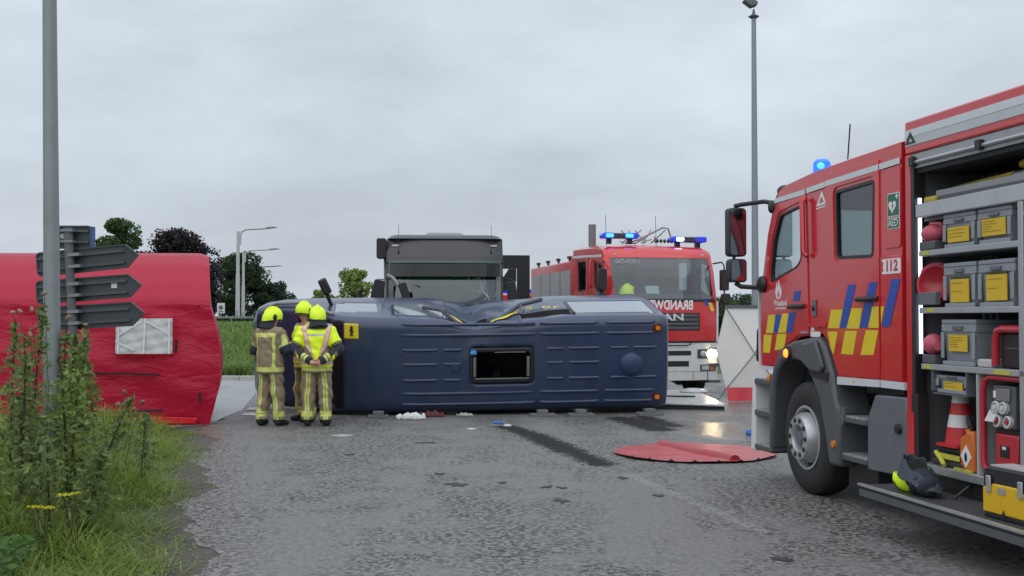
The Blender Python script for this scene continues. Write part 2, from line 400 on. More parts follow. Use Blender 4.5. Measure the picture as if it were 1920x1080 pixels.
    L.new(mnode(N, L, 'MULTIPLY_ADD', wet, -.55, .75), bp.inputs['Strength'])
    L.new(mnode(N, L, 'ADD', fine, mnode(N, L, 'MULTIPLY', vf, .5)), bp.inputs['Height']); L.new(bp.outputs[0], b.inputs['Normal'])
    return m
def grass_ground():
    m, N, L, b = nodes_mat('grass and soil')
    tc = N.new('ShaderNodeTexCoord'); P = tc.outputs['Object']
    a = noise(N, L, P, .25, 6, .6); f = noise(N, L, P, 5, 8, .7)
    c = mixc(N, L, mapr(N, L, a, .35, .65), (.045, .085, .02), (.085, .135, .035)); c = mixc(N, L, mapr(N, L, f, .35, .7, 0, .6), c, (.035, .045, .015))
    sx = N.new('ShaderNodeSeparateXYZ'); L.new(P, sx.inputs[0]); e = seg_dist(N, L, sx.outputs[0], sx.outputs[1], (-.8, 3.0), (-4.65, 18.4)); e = mnode(N, L, 'ADD', e, mnode(N, L, 'MULTIPLY_ADD', noise(N, L, P, 2.5, 6, .7), .8, -.4))
    c = mixc(N, L, mapr(N, L, e, .25, .8, 1, 0), c, mixc(N, L, f, (.05, .042, .032), (.16, .145, .125)))
    L.new(c, b.inputs['Base Color']); b.inputs['Roughness'].default_value = .95
    bp = N.new('ShaderNodeBump'); bp.inputs['Strength'].default_value = .6; bp.inputs['Distance'].default_value = .15; L.new(f, bp.inputs['Height']); L.new(bp.outputs[0], b.inputs['Normal'])
    return m
GG = grass_ground()
def terr(x, y):
    """ground level: flat at the junction, a bank rising beyond the side road"""
    z = -.002
    k = np.clip((y - 34) / 20, 0, 1); k = k * k * (3 - 2 * k)
    l = np.clip((-x - 1) / 6, 0, 1) * np.clip((y - 30) / 4, 0, 1)
    r = np.clip((x - 4) / 4, 0, 1) * .55
    return z + (1.15 * l + r) * k - .002
xs = np.concatenate([np.linspace(-1500, -90, 12), np.linspace(-80, 80, 81), np.linspace(90, 1500, 12)])
ys = np.concatenate([np.linspace(-60, 0, 6), np.linspace(3, 90, 60), np.linspace(100, 2500, 14)])
GX, GY = np.meshgrid(xs, ys, indexing='ij'); GZ = terr(GX, GY)
nI, nJ = GX.shape; ii, jj = np.meshgrid(np.arange(nI - 1), np.arange(nJ - 1), indexing='ij')
F = np.stack([ii * nJ + jj, (ii + 1) * nJ + jj, (ii + 1) * nJ + jj + 1, ii * nJ + jj + 1], -1).reshape(-1, 4)
tag(np_mesh('ground', np.stack([GX, GY, GZ], -1).reshape(-1, 3), F, GG, smooth=True), None, kind='structure')
# the junction's asphalt, its left edge ragged against the verge
edge = []
for i in range(500):
    t = i / 499; y = -6 + 37.6 * t; x = -1.0 - (y - 3) * .25 if y < 18.4 else -4.85 - (y - 18.4) * .22
    x += (.13 * math.sin(y * 1.7) + .07 * math.sin(y * 3.9 + 1) + .035 * math.sin(y * 9.7 + 2) + .02 * math.sin(y * 23)) * (y < 20); edge.append((x, y))
poly = edge + [(-6.6, 33.5), (2, 38.0), (9, 40.0), (40, 42), (60, 42), (60, -6)]
o = MB().add([(x, y, 0) for x, y in poly], [tuple(range(len(poly)))]).build('road', asphalt(), recalc=False)
if o.data.polygons[0].normal.z < 0: o.data.flip_normals()
tag(o, None, kind='structure')
CONC = mat('wet pale concrete', (.30, .31, .32), .22, var=.22, scale=1.2, bump=.15, bscale=30)
pc = [(-4.85, 18.35), (-4.95, 19.8), (-5.0, 21.3), (-5.5, 24.2), (-6.3, 29.0), (-7.0, 31.6), (-14, 31.6), (-14, 17.6), (-5.6, 17.6)]
o = MB().add([(x, y, .004) for x, y in pc], [tuple(range(len(pc)))]).build('pavement', CONC, recalc=False)
if o.data.polygons[0].normal.z < 0: o.data.flip_normals()
tag(o, None, kind='structure')
kb = MB()
for i in range(16):
    x = -14 + i * .5; kb.mm(x, x + .492, 31.6, 31.78, -.05, .12)
tag(kb.build('kerb', mat('pale kerb concrete', (.42, .42, .41), .7, dirt=.3), bevel=.015), None, kind='structure')
# far side road strip glimpsed behind the pavement, with a pale edge line
tag(MB().mm(-60, -6.8, 31.8, 33.6, -.04, .004).build('side_road', mat('pale wet asphalt', (.24, .245, .25), .3, var=.15, scale=2)), None, kind='structure')

# ------------------------------------------------------------------ vegetation
LEAF = lambda n, c, isl=.75, v=.45: mat(n, c, .55, var=v, island=isl, transl=.42, scale=2)
G_TALL = LEAF('roadside grass', (.23, .31, .055)); G_FAR = LEAF('field grass', (.19, .28, .07))
L_GRN = LEAF('green foliage', (.065, .12, .034)); L_PUR = LEAF('copper beech foliage', (.036, .026, .030)); L_DRK = LEAF('dark foliage', (.042, .072, .034))
L_LGT = LEAF('light green foliage', (.23, .31, .08)); L_WEED = LEAF('mugwort leaves', (.19, .255, .085)); L_BROAD = LEAF('broad weed leaves', (.11, .20, .05))
BARK = mat('bark', (.07, .055, .045), .9, bump=.5, bscale=20); STEM = mat('brown green stem', (.045, .035, .022), .8, var=.3); DRY = mat('dry seed heads', (.26, .19, .12), .9, var=.3)
def blades(pts, hmin, hmax, w, bend=.5, zfn=None):
    n = len(pts); h = rng.uniform(hmin, hmax, n); a = rng.uniform(0, 2 * math.pi, n); b = rng.uniform(.15, 1, n) * bend * h
    d = np.stack([np.cos(a), np.sin(a)], 1); s = np.stack([-d[:, 1], d[:, 0]], 1) * (w * rng.uniform(.6, 1.3, n))[:, None] / 2
    z0 = pts[:, 2] if pts.shape[1] > 2 else np.zeros(n); B = pts[:, :2]; V = []
    for t, ww in ((0, 1), (.45, .85), (.8, .5)):
        c = B + d * (b * t * t)[:, None]; z = z0 + h * (t - .25 * bend * t * t)
        V += [np.column_stack([c - s * ww, z]), np.column_stack([c + s * ww, z])]
    c = B + d * b[:, None]; V.append(np.column_stack([c, z0 + h * (1 - .32 * bend)]))
    V = np.stack(V, 1).reshape(-1, 3); k = np.arange(n)[:, None] * 7
    T = np.concatenate([k + np.array(t)[None] for t in ((0, 1, 3), (0, 3, 2), (2, 3, 5), (2, 5, 4), (4, 5, 6))])
    return V, T
def edge_x(y): return np.where(y < 18.4, -1.24 - (y - 3) * .252, -5.0)
# verge grass: dense near the camera, thinning out onto the margin
n = 70000; y = 5.5 + 12.2 * rng.random(n) ** 1.25; dx = np.abs(rng.normal(0, 1, n)) * 2.3 + rng.normal(0, .15, n) + .06
x = edge_x(y) - dx - .12 * np.sin(y * 2.1)
cl = np.sin(x * 3.1 + 1.3 * np.sin(y * 2.3)) * np.sin(y * 2.7 + x); keep = rng.random(n) < .45 + .5 * (cl > -.25); keep &= ~((y > 17) & (x > -5.2))
x, y, dx, cl = x[keep], y[keep], dx[keep], cl[keep]
tall = np.clip(dx / .8, .25, 1)
V1, T1 = blades(np.column_stack([x, y, np.full(len(x), -.04)]), .18, .68, .010, .85)
hs = np.repeat(tall * (.75 + .35 * cl), 7); V1[:, 2] = -.04 + (V1[:, 2] + .04) * np.clip(hs, .25, 1.15)
tag(np_mesh('verge_grass', V1, T1, G_TALL), 'long uncut green grass on the verge beside the road', 'grass', kind='stuff')
# grass on the bank behind
n = 26000; x = rng.uniform(-16, -6.2, n); y = 33.9 + 26 * rng.random(n) ** 1.4
V1, T1 = blades(np.column_stack([x, y, terr(x, y)]), .25, .6, .06, .7)
tag(np_mesh('bank_grass', V1, T1, G_FAR), 'green meadow grass on the bank beyond the pavement', 'grass', kind='stuff')
n = 7000; x = rng.uniform(5, 22, n); y = 40.6 + 16 * rng.random(n)
V1, T1 = blades(np.column_stack([x, y, terr(x, y)]), .2, .45, .06, .7)
tag(np_mesh('field_grass', V1, T1, G_FAR), 'grass field beyond the far edge of the junction', 'grass', kind='stuff')
# low broad-leaved weeds
def leaf_cloud(C, size, flat=.5, n=None, aspect=1.9):
    """small folded leaves (4 triangles) at points C"""
    n = len(C); a = rng.normal(size=(n, 3)); a[:, 2] *= flat; a /= np.linalg.norm(a, axis=1)[:, None]
    b = rng.normal(size=(n, 3)); b -= (b * a).sum(1)[:, None] * a; b /= np.linalg.norm(b, axis=1)[:, None]; c = np.cross(a, b)
    s = (size * rng.uniform(.6, 1.4, n))[:, None]; l = a * s * aspect / 2; w = b * s / 2; f = c * s * .18
    V = np.stack([C - l, C - l * .1 + w + f, C + l, C - l * .1 - w + f], 1).reshape(-1, 3)
    k = np.arange(n)[:, None] * 4; T = np.concatenate([k + np.array(t)[None] for t in ((0, 1, 2), (0, 2, 3))])
    return V, T
n = 42000; y = 5.8 + 8.5 * rng.random(n) ** 1.3; x = edge_x(y) - .75 - 3.2 * rng.random(n) ** 1.2
cl = np.sin(x * 2.2 + 2 * np.sin(y * 1.7)) * np.sin(y * 1.9 - x); k = cl > -.1; x, y = x[k], y[k]
V1, T1 = leaf_cloud(np.column_stack([x, y, .05 + .42 * rng.random(len(x)) * (.6 + .4 * np.sin(x * 4))]), .034, .35)
tag(np_mesh('low_weeds', V1, T1, L_BROAD), 'low broad leaved weeds among the verge grass', 'weeds', kind='stuff')

def weed(x, y, h, lean, label, seed, dens=1., cat='weed', leafm=L_WEED, hang=.5):
    r = np.random.default_rng(seed); t = thing('tall_weed', label, cat, (x, y, -.03), 0, 'tall weeds on the verge')
    nst = r.integers(1, 3); tops = []
    for q in range(nst):
        hh = h * r.uniform(.85, 1); ld = np.array(lean) + r.normal(0, .06, 2); o0 = r.normal(0, .05, 2)
        pts = [(o0[0] + ld[0] * hh * u ** 1.6, o0[1] + ld[1] * hh * u ** 1.6, hh * u) for u in np.linspace(0, 1, 8)]
        MB().tube(pts, list(np.linspace(.011, .004, 8) * (1 + .2 * h)), 6).build('stem', STEM, t); tops.append(pts)
    C = []
    for pts in tops:
        pts = np.array(pts)
        for u in np.linspace(.10, .97, int(38 * dens * h)):
            k = u * 7; i = min(int(k), 6); p = pts[i] + (pts[i + 1] - pts[i]) * (k - i); a = r.uniform(0, 6.28)
            ln = (.05 + .16 * math.sin(math.pi * min(1, u * 1.05)) ** .8) * r.uniform(.6, 1.2) * (1 if u < .75 else .55)
            m_ = 7 if u < .8 else 5
            for j in range(m_):
                v = (j + .6) / m_; C.append(p + np.array([math.cos(a) * ln * v, math.sin(a) * ln * v, ln * (.45 * v - hang * v * v)]) + r.normal(0, .018, 3))
    V, T = leaf_cloud(np.array(C), .027, .7, aspect=2.6); np_mesh('leaves', V, T, leafm, t)
    return t
WL = [(-4.06, 8.35, 1.62, (.02, 0), 'tall leafy weed at the left edge of the verge, foremost'), (-3.72, 8.75, 1.52, (-.04, .0), 'leafy tall weed just left of the lamp post'),
      (-3.98, 9.5, 1.85, (.03, 0), 'tallest brown stemmed weed left of the lamp post'), (-3.52, 9.1, 1.42, (.04, 0), 'leafy weed in front of the grey lamp post'),
      (-3.78, 9.75, 1.58, (.08, 0), 'tall weed between the lamp post and the sign pole'), (-3.42, 9.3, 1.05, (.20, 0), 'weed with a dark leaning stem right of the lamp post'),
      (-4.08, 10.6, 1.72, (.05, 0), 'slim weed rising in front of the sign pole'), (-4.35, 10.1, 1.75, (-.02, 0), 'bushy weed at the left picture edge before the tent'),
      (-3.62, 8.0, 1.0, (-.1, 0), 'short bushy weed low in front of the lamp post'), (-3.95, 10.4, 1.6, (.05, 0), 'weed growing behind the lamp post'),
      (-3.12, 8.6, .78, (.1, 0), 'knee high weed in the grass right of the lamp post'), (-4.55, 11.2, 1.7, (0, 0), 'weed in front of the left end of the tent'),
      (-4.2, 9.0, 1.5, (.03, 0), 'dense leafy weed left of the lamp post base'), (-3.9, 8.9, 1.25, (.06, 0), 'mid height weed left of the lamp post, in front'),
      (-4.25, 9.9, 1.72, (.02, 0), 'slender tall weed near the left picture edge'), (-3.62, 9.6, 1.2, (.0, 0), 'mid height weed right in front of the sign pole'),
      (-3.35, 8.3, .85, (-.05, 0), 'waist high weed in front of the lamp post weeds'), (-4.3, 10.9, 1.5, (.02, 0), 'weed beside the foot of the sign pole'),
      (-3.85, 7.6, .9, (0, 0), 'low leafy weed near the bottom left corner'), (-3.75, 11.6, .75, (.12, 0), 'small weed with pale heads near the tent window'),
      (-4.1, 12.6, .7, (.08, 0), 'short weed standing before the tent wall')]
for i, (x, y, h, le, lb) in enumerate(WL): weed(x, y, h * 1.07, le, lb, 100 + i, leafm=L_LGT if i in (0, 3, 4, 8) else L_WEED)
def heads(x, y, h, n, label, seed):
    r = np.random.default_rng(seed); t = thing('seeded_grass', label, 'weed', (x, y, -.03), 0, 'seed heads on the verge'); s = MB(); q = MB()
    for i in range(n):
        dx, dy = r.normal(0, .13, 2); hh = h * r.uniform(.8, 1); s.tube([(dx * .3, dy * .3, 0), (dx * .7, dy, hh * .6), (dx * 1.3, dy * 1.4, hh)], [.004, .003, .002], 5)
        q.ell((dx * 1.3, dy * 1.4, hh), (.016 + .008 * (i % 2), .016, .028), 7, 5, M=Matrix.Rotation(dx * 6, 3, 'X') @ Matrix.Rotation(dy * 5, 3, 'Y'))
    s.build('stem', STEM, t); q.build('seed_head', DRY, t)
heads(-3.75, 9.3, 1.98, 7, 'dry weed with pale brown seed heads left of the lamp post', 5)
heads(-3.95, 11.4, 1.0, 6, 'reddish seed heads in front of the tent window', 6)
def yflower(x, y, h, label, seed):
    r = np.random.default_rng(seed); t = thing('yellow_flower', label, 'flower', (x, y, -.03), 0, 'yellow flowers on the verge'); s = MB(); q = MB()
    for i in range(4):
        dx, dy = r.normal(0, .05, 2); s.tube([(0, 0, 0), (dx, dy, h)], .003, 5)
        for k in range(6):
            a = k * 1.05; q.add([(dx, dy, h), (dx + .03 * math.cos(a - .4), dy + .03 * math.sin(a - .4), h + .01), (dx + .045 * math.cos(a), dy + .045 * math.sin(a), h), (dx + .03 * math.cos(a + .4), dy + .03 * math.sin(a + .4), h + .01)], [(0, 1, 2, 3)])
    s.build('stem', STEM, t); q.build('petals', mat('yellow petals', (.55, .50, .02), .6, transl=.3), t)
yflower(-3.02, 8.05, .50, 'small yellow flower in the grass, the right of two', 8); yflower(-3.2, 7.85, .44, 'small yellow flower in the grass, the left of two', 9)

def tree(name, label, x, y, h, w, leafm, seed, nl=5000, size=.2, base=.25, group='trees in the background', squash=1.0, gap=.0):
    nl = int(nl * 2.2); size *= .62
    r = np.random.default_rng(seed); z0 = float(terr(x, y)); t = thing(name, label, 'tree', (x, y, z0), 0, group)
    tr = MB(); tr.tube([(0, 0, 0), (.04 * w, 0, h * .3), (0, .03, h * .62), (.03, 0, h * .85)], [h * .028, h * .022, h * .012, h * .005], 8)
    cl = []
    for i in range(46):
        a = r.uniform(0, 6.28); u = r.random(); zz = h * (base + (1 - base) * u); prof = math.sin(math.pi * min(1, .12 + u * .86)) ** .6
        rad = w / 2 * .86 * prof * math.sqrt(r.uniform(.2, 1)); cl.append((math.cos(a) * rad, math.sin(a) * rad, min(zz, h * .90), r.uniform(.13, .24) * w))
    for c in cl[:12]: tr.tube([(0, 0, c[2] * .55), (c[0] * .5, c[1] * .5, c[2] * .85), c[:3]], [h * .009, h * .006, h * .002], 5)
    tr.build('trunk', BARK, t)
    C = []
    per = nl // len(cl)
    for c in cl:
        d = r.normal(size=(per, 3)); d /= np.linalg.norm(d, axis=1)[:, None]; q = d * (c[3] * r.uniform(.45, 1.08, per) ** .6)[:, None]; q[:, 2] *= .75
        C.append(np.array(c[:3]) + q)
    C = np.concatenate(C)
    if gap: C = C[np.sin(C[:, 0] * 5 / w * 2) * np.sin(C[:, 2] * 4) > -1 + gap]
    V, T = leaf_cloud(C, size, .9, aspect=1.5); np_mesh('crown', V, T, leafm, t); return t
tree('broadleaf_tree', 'green broadleaf tree showing above the arrow signs', -20.6, 60, 6.0, 2.8, L_GRN, 21, 5200, .20)
tree('copper_beech', 'dark purple copper beech behind the red tent', -19.9, 68, 5.6, 5.4, L_PUR, 22, 9000, .20, .08)
tree('broadleaf_tree', 'dark green tree behind the row of street lamps', -19.9, 84, 5.3, 4.2, L_DRK, 23, 6000, .22, .1)
tree('broadleaf_tree', 'lower dark tree right of the street lamps', -17.9, 86, 3.3, 3.0, L_DRK, 33, 4000, .2, .08)
tree('broadleaf_tree', 'dark tree between the beech and the street lamps', -20.9, 74, 3.9, 3.6, L_DRK, 24, 5000, .2, .05)
tree('small_tree', 'small distant light green tree left of the wing mirror', -13.2, 80, 2.6, 1.7, L_LGT, 25, 900, .2, .3)
tree('small_tree', 'light green tree beside the dark truck cab', -11.0, 80, 4.0, 2.6, L_LGT, 26, 2200, .24, .12)
for i, (x, y, h, w, lb) in enumerate([(10.3, 56, 1.9, 3.0, 'rounded green bush just right of the red fire engine'), (12.6, 60, 2.2, 3.4, 'dark green bush behind the white screen, left half'),
                                   (15.4, 62, 2.4, 3.6, 'dark green bush behind the white screen, right half'), (8.6, 60, 1.9, 3.0, 'green bush hidden mostly behind the red fire engine')]):
    tree('bush', lb, x, y, h, w, L_GRN if i in (0, 3) else L_DRK, 40 + i, 4500, .16, .0, 'bushes beyond the junction')
def hedge(x0, x1, y, h, label, seed):
    r = np.random.default_rng(seed); t = thing('hedge', label, 'hedge', ((x0 + x1) / 2, y, float(terr((x0 + x1) / 2, y))), 0, 'clipped hedges on the bank')
    wd = x1 - x0; n = int(1500 * wd); C = np.column_stack([r.uniform(-wd / 2, wd / 2, n), r.uniform(-.35, .35, n), r.uniform(0, h, n)])
    V, T = leaf_cloud(C, .09, .9); np_mesh('foliage', V, T, L_GRN, t)
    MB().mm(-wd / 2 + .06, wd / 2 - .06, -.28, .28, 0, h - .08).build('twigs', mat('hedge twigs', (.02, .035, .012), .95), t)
hedge(-17.2, -14.4, 62, .62, 'clipped green hedge right of the tent, left section', 51); hedge(-14.0, -12.6, 60, .62, 'clipped green hedge right of the street lamps', 52)

# ------------------------------------------------------------------ lamp posts and signs on the left and far
def street_lamp(x, y, h, r, arm, label, grp='street lamps along the far road', m=None, da=0, n=10):
    m = m or mat('pale painted steel', (.52, .54, .54), .5, var=.08)
    t = thing('street_lamp', label, 'street lamp', (x, y, float(terr(x, y))), da, grp)
    MB().cyl((0, 0, 0), (0, 0, h * .55), r, r * .85, n).cyl((0, 0, h * .55), (0, 0, h), r * .72, r * .6, n).build('post', m, t)
    MB().mm(-.02, .02, -r * 1.02 - .004, -r * .9, .6, 1.0).build('service_hatch', GRYL, t)
    a = MB(); pts = [(r * .9, 0, h * .86), (r * .9, 0, h * .96), (r * .9 + arm * .04, 0, h * 1.0), (r * .9 + arm * .16, 0, h * 1.02), (arm * .6, 0, h * 1.028), (arm * .8, 0, h * 1.034)]
    a.tube(pts, r * .42, 8).build('arm', m, t)
    MB().prism([(arm * .72, h * 1.022), (arm * 1.0, h * 1.036), (arm * 1.0, h * 1.044), (arm * .9, h * 1.052), (arm * .72, h * 1.044)], 'y', -.12, .12).build('luminaire', mat('grey luminaire', (.35, .36, .37), .5), t, bevel=.02)
    return t
street_lamp(-15.55, 65, 5.5, .14, 2.2, 'nearest pale street lamp with curved arm, right of the tent')
street_lamp(-18.75, 80, 5.2, .13, 2.5, 'second pale street lamp behind the nearest one')
street_lamp(-27.6, 120, 3.5, .13, 1.4, 'small distant street lamp, third in the row')
street_lamp(-24.0, 108, 5.3, .12, 2.3, 'farthest thin dark street lamp with a long arm', m=mat('dark lamp steel', (.12, .13, .14), .6))
def post_sign(x, y, z, w, h, label):
    t = thing('roadside_sign', label, 'sign', (x, y, float(terr(x, y)))); zz = z - float(terr(x, y))
    MB().cyl((0, 0, 0), (0, 0, zz + h), .03).build('post', GALV, t); MB().mm(-w / 2, w / 2, -.05, -.035, zz, zz + h).build('panel', WHITE, t)
    MB().lathe([(.12, 0), (.12, .012)], (0, -.052, zz + h * .55), (0, -1, 0), 16).build('emblem', GRYL, t); MB().mm(-.12, .12, -.056, -.051, zz + .06, zz + .12).build('text_line', GRYL, t)
post_sign(-15.85, 62.5, 1.98, .42, .56, 'small white rectangular sign standing by the hedge')
rail = thing('guard_rail', 'pale horizontal rail in front of the far hedge', 'rail', (-16, 58, float(terr(-16, 58))))
for i in range(6): MB().cyl((-3 + i * 1.2, 0, 0), (-3 + i * 1.2, 0, .65), .035).build('post', GALV, rail)
MB().mm(-3.2, 3.4, -.06, -.03, .56, .66).build('beam', GALV, rail)

# foreground lamp post
lp = thing('lamp_post', 'thick weathered galvanised lamp post at the left picture edge', 'lamp post', (-4.18, 10.5, -.03))
prof = [(.080, 0), (.080, 1.55), (.074, 1.6), (.062, 4.7), (.05, 9)]
MB().lathe(prof, (0, 0, 0), (-.018, 0, 1), 20).build('post', GALV, lp)
MB().mm(-.045, .045, -.094, -.07, .55, .95).build('service_hatch', GRYL, lp, bevel=.006)
MB().tube([(-.16, 0, 8.9), (-.1, -.02, 9.3), (.5, -.4, 9.5), (1.2, -.8, 9.55)], .04).build('arm', GALV, lp); MB().box((1.4, -.95, 9.56), (.6, .3, .12), Matrix.Rotation(-.6, 3, 'Z')).build('luminaire', GRYL, lp, bevel=.03)
np_ = thing('notice_plate', 'small purple and white notice behind the weeds by the lamp post', 'notice', (-4.0, 10.6, 1.02), R(4))
MB().mm(-.065, .075, -.004, .004, 0, .16).build('panel', mat('purple print', (.11, .10, .22), .5), np_); MB().mm(.05, .074, -.007, -.0045, .005, .155).build('white_edge', WHITE, np_)
MB().mm(-.03, .03, -.007, -.0045, .05, .09).build('text_block', mat('pale print', (.4, .4, .5), .6), np_); MB().mm(-.11, -.06, -.02, .02, .06, .09).build('bracket', GALV, np_)

# direction sign seen from behind
SGN = mat('dark grey sign back', (.052, .062, .068), .42, var=.15, scale=4, dirt=.15); SPOLE = mat('grey sign pole', (.115, .125, .135), .5, var=.15, dirt=.2)
sg = thing('direction_sign', 'dark backs of three arrow boards on a grey pole', 'sign', (-4.555, 12.0, -.03))
MB().cyl((.06, 0, 0), (-.10, 0, 2.68), .048, .046, 16).build('pole', SPOLE, sg)
def arrow(zc, x0, x1, tip, hh, rise, holder, lab=None):
    M = Matrix.Rotation(-rise, 4, 'Y'); o_ = Vector((0, .095, zc))
    P = [(x0, -hh + .03), (x0 + .03, -hh), (x1, -hh), (tip, 0), (x1, hh), (x0 + .03, hh), (x0, hh - .03)]
    b = MB().prism(P, 'y', -.008, .008); b.v = [tuple(M @ Vector(p) + o_) for p in b.v]; bo = b.build('arrow_board', SGN, sg)
    e_ = MB()
    ins = inset(P, .016); e_.plate(P, [ins], 'y', -.024, -.0085); e_.v = [tuple(M @ Vector(p) + o_) for p in e_.v]; e_.build('rim', SGN, bo)
    for dz in (hh * .45, -hh * .5):
        r_ = MB().mm(x0 + .02, x1 - .02, -.034, -.0085, dz - .013, dz + .013); r_.v = [tuple(M @ Vector(p) + o_) for p in r_.v]; r_.build('stiffening_rail', mat('sign rail', (.075, .085, .092), .4), bo)
        c_ = MB().mm(-.07, .05, -.148, -.0345, dz - .016, dz + .016); c_.v = [tuple(M @ Vector(p) + o_ + Vector((-.01, 0, 0))) for p in c_.v]; c_.build('clamp', GALV, bo)
    return bo
arrow(2.34, -.46, .49, .62, .128, .10, 0); a2 = arrow(2.035, -.46, .52, .655, .125, .075, 0); arrow(1.745, -.44, .55, .69, .128, .06, 0)
k = MB().mm(.33, .39, .082, .0865, 2.05, 2.11); k.build('sticker', WHITE, sg)
tb = MB().mm(-.28, .10, -.085, -.07, 2.47, 2.715); M = Matrix.Rotation(-.06, 4, 'Y')
tbo = MB().prism(rrect(-.27, .11, 2.465, 2.71, .03), 'y', -.085, -.07).build('top_board', SGN, sg); tbo.location.y = .18
MB().plate(rrect(-.27, .11, 2.465, 2.71, .03), [rrect(-.255, .095, 2.48, 2.695, .02)], 'y', -.105, -.0855).build('rim', SGN, tbo)
MB().mm(.112, .13, -.11, -.02, 2.475, 2.70).build('blue_edge', mat('blue sign edge', (.03, .09, .28), .4), tbo)
for z in (2.535, 2.65): MB().mm(-.25, .09, -.115, -.0865, z - .012, z + .012).build('stiffening_rail', mat('sign rail'), tbo); MB().mm(-.155, -.035, -.234, -.1155, z - .012, z + .012).build('clamp', GALV, tbo)
MB().lathe([(.028, 0), (.028, .004)], (-.19, -.088, 2.60), (0, -1, 0), 14).build('sticker', mat('pale sticker', (.5, .55, .5), .5), tbo)

# tall lighting mast
ms = thing('lighting_mast', 'tall slim grey lighting mast behind the open fire engine', 'lamp post', (9.55, 45, 0))
MB().lathe([(.16, 0), (.13, 5), (.09, 13.55)], (0, 0, 0), (0, 0, 1), 14).build('post', mat('mast steel', (.27, .30, .33), .5, metal=.3), ms)
MB().lathe([(.05, 0), (.22, .12), (.07, .22), (.03, .42)], (0, 0, 13.5), (0, 0, 1), 14).build('collar', GRYL, ms)
MB().prism([(-.44, 14.23), (-.15, 14.32), (.14, 14.17), (.11, 14.05), (-.12, 13.98)], 'y', -.22, .22).build('luminaire', GRYL, ms, bevel=.03); MB().cyl((.04, 0, 14.2), (.04, 0, 14.4), .04).build('sensor', GRYL, ms)

# ================================================================== RED TENT
def tent_mat():
    m, N, L, b = nodes_mat('red tent fabric')
    tc = N.new('ShaderNodeTexCoord'); P = tc.outputs['Object']
    n = noise(N, L, P, 1.6, 4); c = mixc(N, L, n, (.58, .007, .050), (.66, .012, .068))
    L.new(c, b.inputs['Base Color']); b.inputs['Roughness'].default_value = .42; b.inputs['Sheen Weight'].default_value = .15
    mp = N.new('ShaderNodeMapping'); mp.inputs['Rotation'].default_value = (0, .6, 0); mp.inputs['Scale'].default_value = (1.1, 1, 3.2); L.new(P, mp.inputs[0])
    w1 = noise(N, L, mp.outputs[0], 1.5, 3, .5, .7); w2 = noise(N, L, P, 9, 4, .6, .6)
    h = mnode(N, L, 'MULTIPLY_ADD', w2, .25, w1)
    sx = N.new('ShaderNodeSeparateXYZ'); L.new(P, sx.inputs[0])
    bp = N.new('ShaderNodeBump'); L.new(mapr(N, L, sx.outputs[2], 1.85, 2.1, .42, .08), bp.inputs['Strength']); bp.inputs['Distance'].default_value = .12; L.new(h, bp.inputs['Height']); L.new(bp.outputs[0], b.inputs['Normal'])
    t = N.new('ShaderNodeBsdfTranslucent'); L.new(c, t.inputs[0]); L.new(bp.outputs[0], t.inputs[1]); ms = N.new('ShaderNodeMixShader'); ms.inputs[0].default_value = .40
    L.new(b.outputs[0], ms.inputs[1]); L.new(t.outputs[0], ms.inputs[2]); L.new(ms.outputs[0], N['Material Output'].inputs[0]); return m
TENT = tent_mat()
tt = thing('tent', 'red inflatable rescue tent with a white window beside the road', 'tent', (-4.83, 18.35, 0), R(1))
DEP = 3.0
def tprof(t, sag):
    """cross-section, t 0..1 from near foot over the ridge to the far foot; y is depth"""
    pts = [(.02, 0), (-.05, .5), (-.08, 1.0), (-.02, 1.55), (.0, 1.88), (.04, 2.0), (.28, 2.30), (.62, 2.58), (1.0, 2.76), (1.5, 2.83)]
    pts += [(DEP - a, b) for a, b in pts[-2::-1]]; k = t * (len(pts) - 1); i = min(int(k), len(pts) - 2); u = k - i
    return (pts[i][0] * (1 - u) + pts[i + 1][0] * u, pts[i][1] * (1 - u) + pts[i + 1][1] * u)
def tpos(u, t):
    x = -6.4 * u; y, z = tprof(t, u)
    near = math.exp(-((u * 6.4) / .22) ** 2)
    bul = .16 * math.sin(math.pi * min(1, max(0, z / 1.9))) * near
    s = .05 * math.sin(x * 5.0 + z * 1.7) * math.sin(math.pi * min(1, z / 1.9)) if z < 1.9 else .02 * math.sin(x * 2.4 + y)
    fold = .03 * math.sin((x * 1.2 + z * 3.1) * 4.0) * (z < 1.86) * min(1, z * 2)
    if z > 2.3 and u * 6.4 < .14: z -= .05 * (1 - u * 6.4 / .14)
    return (x + bul - .27 * y, y + s + fold * .5, z)
sh = MB(); sh.grid(lambda u, t: tpos(u, t), 90, 72)
sh.build('tent_shell', TENT, tt, angle=70)
ew = MB(); ew.grid(lambda a, b: (lambda p, q: (p[0] * (1 - a) + q[0] * a + .10 * math.sin(math.pi * a) * math.sin(math.pi * min(1, p[2] / 2.4)), p[1] * (1 - a) + q[1] * a, p[2] * (1 - a) + q[2] * a))(tpos(0, b * .5), tpos(0, 1 - b * .5)), 14, 30)
ew.build('end_wall', TENT, tt, angle=60)
WCL = mat('white window film', (.60, .60, .60), .4, var=.08, scale=5, bump=.5, bscale=16)
wy = lambda x, z: tpos(-x / 6.4, 0)[1]
win = MB().grid(lambda a, b: (-1.45 + .90 * a, -.115 - .006 * math.sin(a * 19 + b * 9) - .004 * math.sin(b * 23 - a * 7), 1.14 + .56 * b), 26, 20).build('window', WCL, tt, recalc=False, angle=60); win.location.y = -.045
sm = MB()
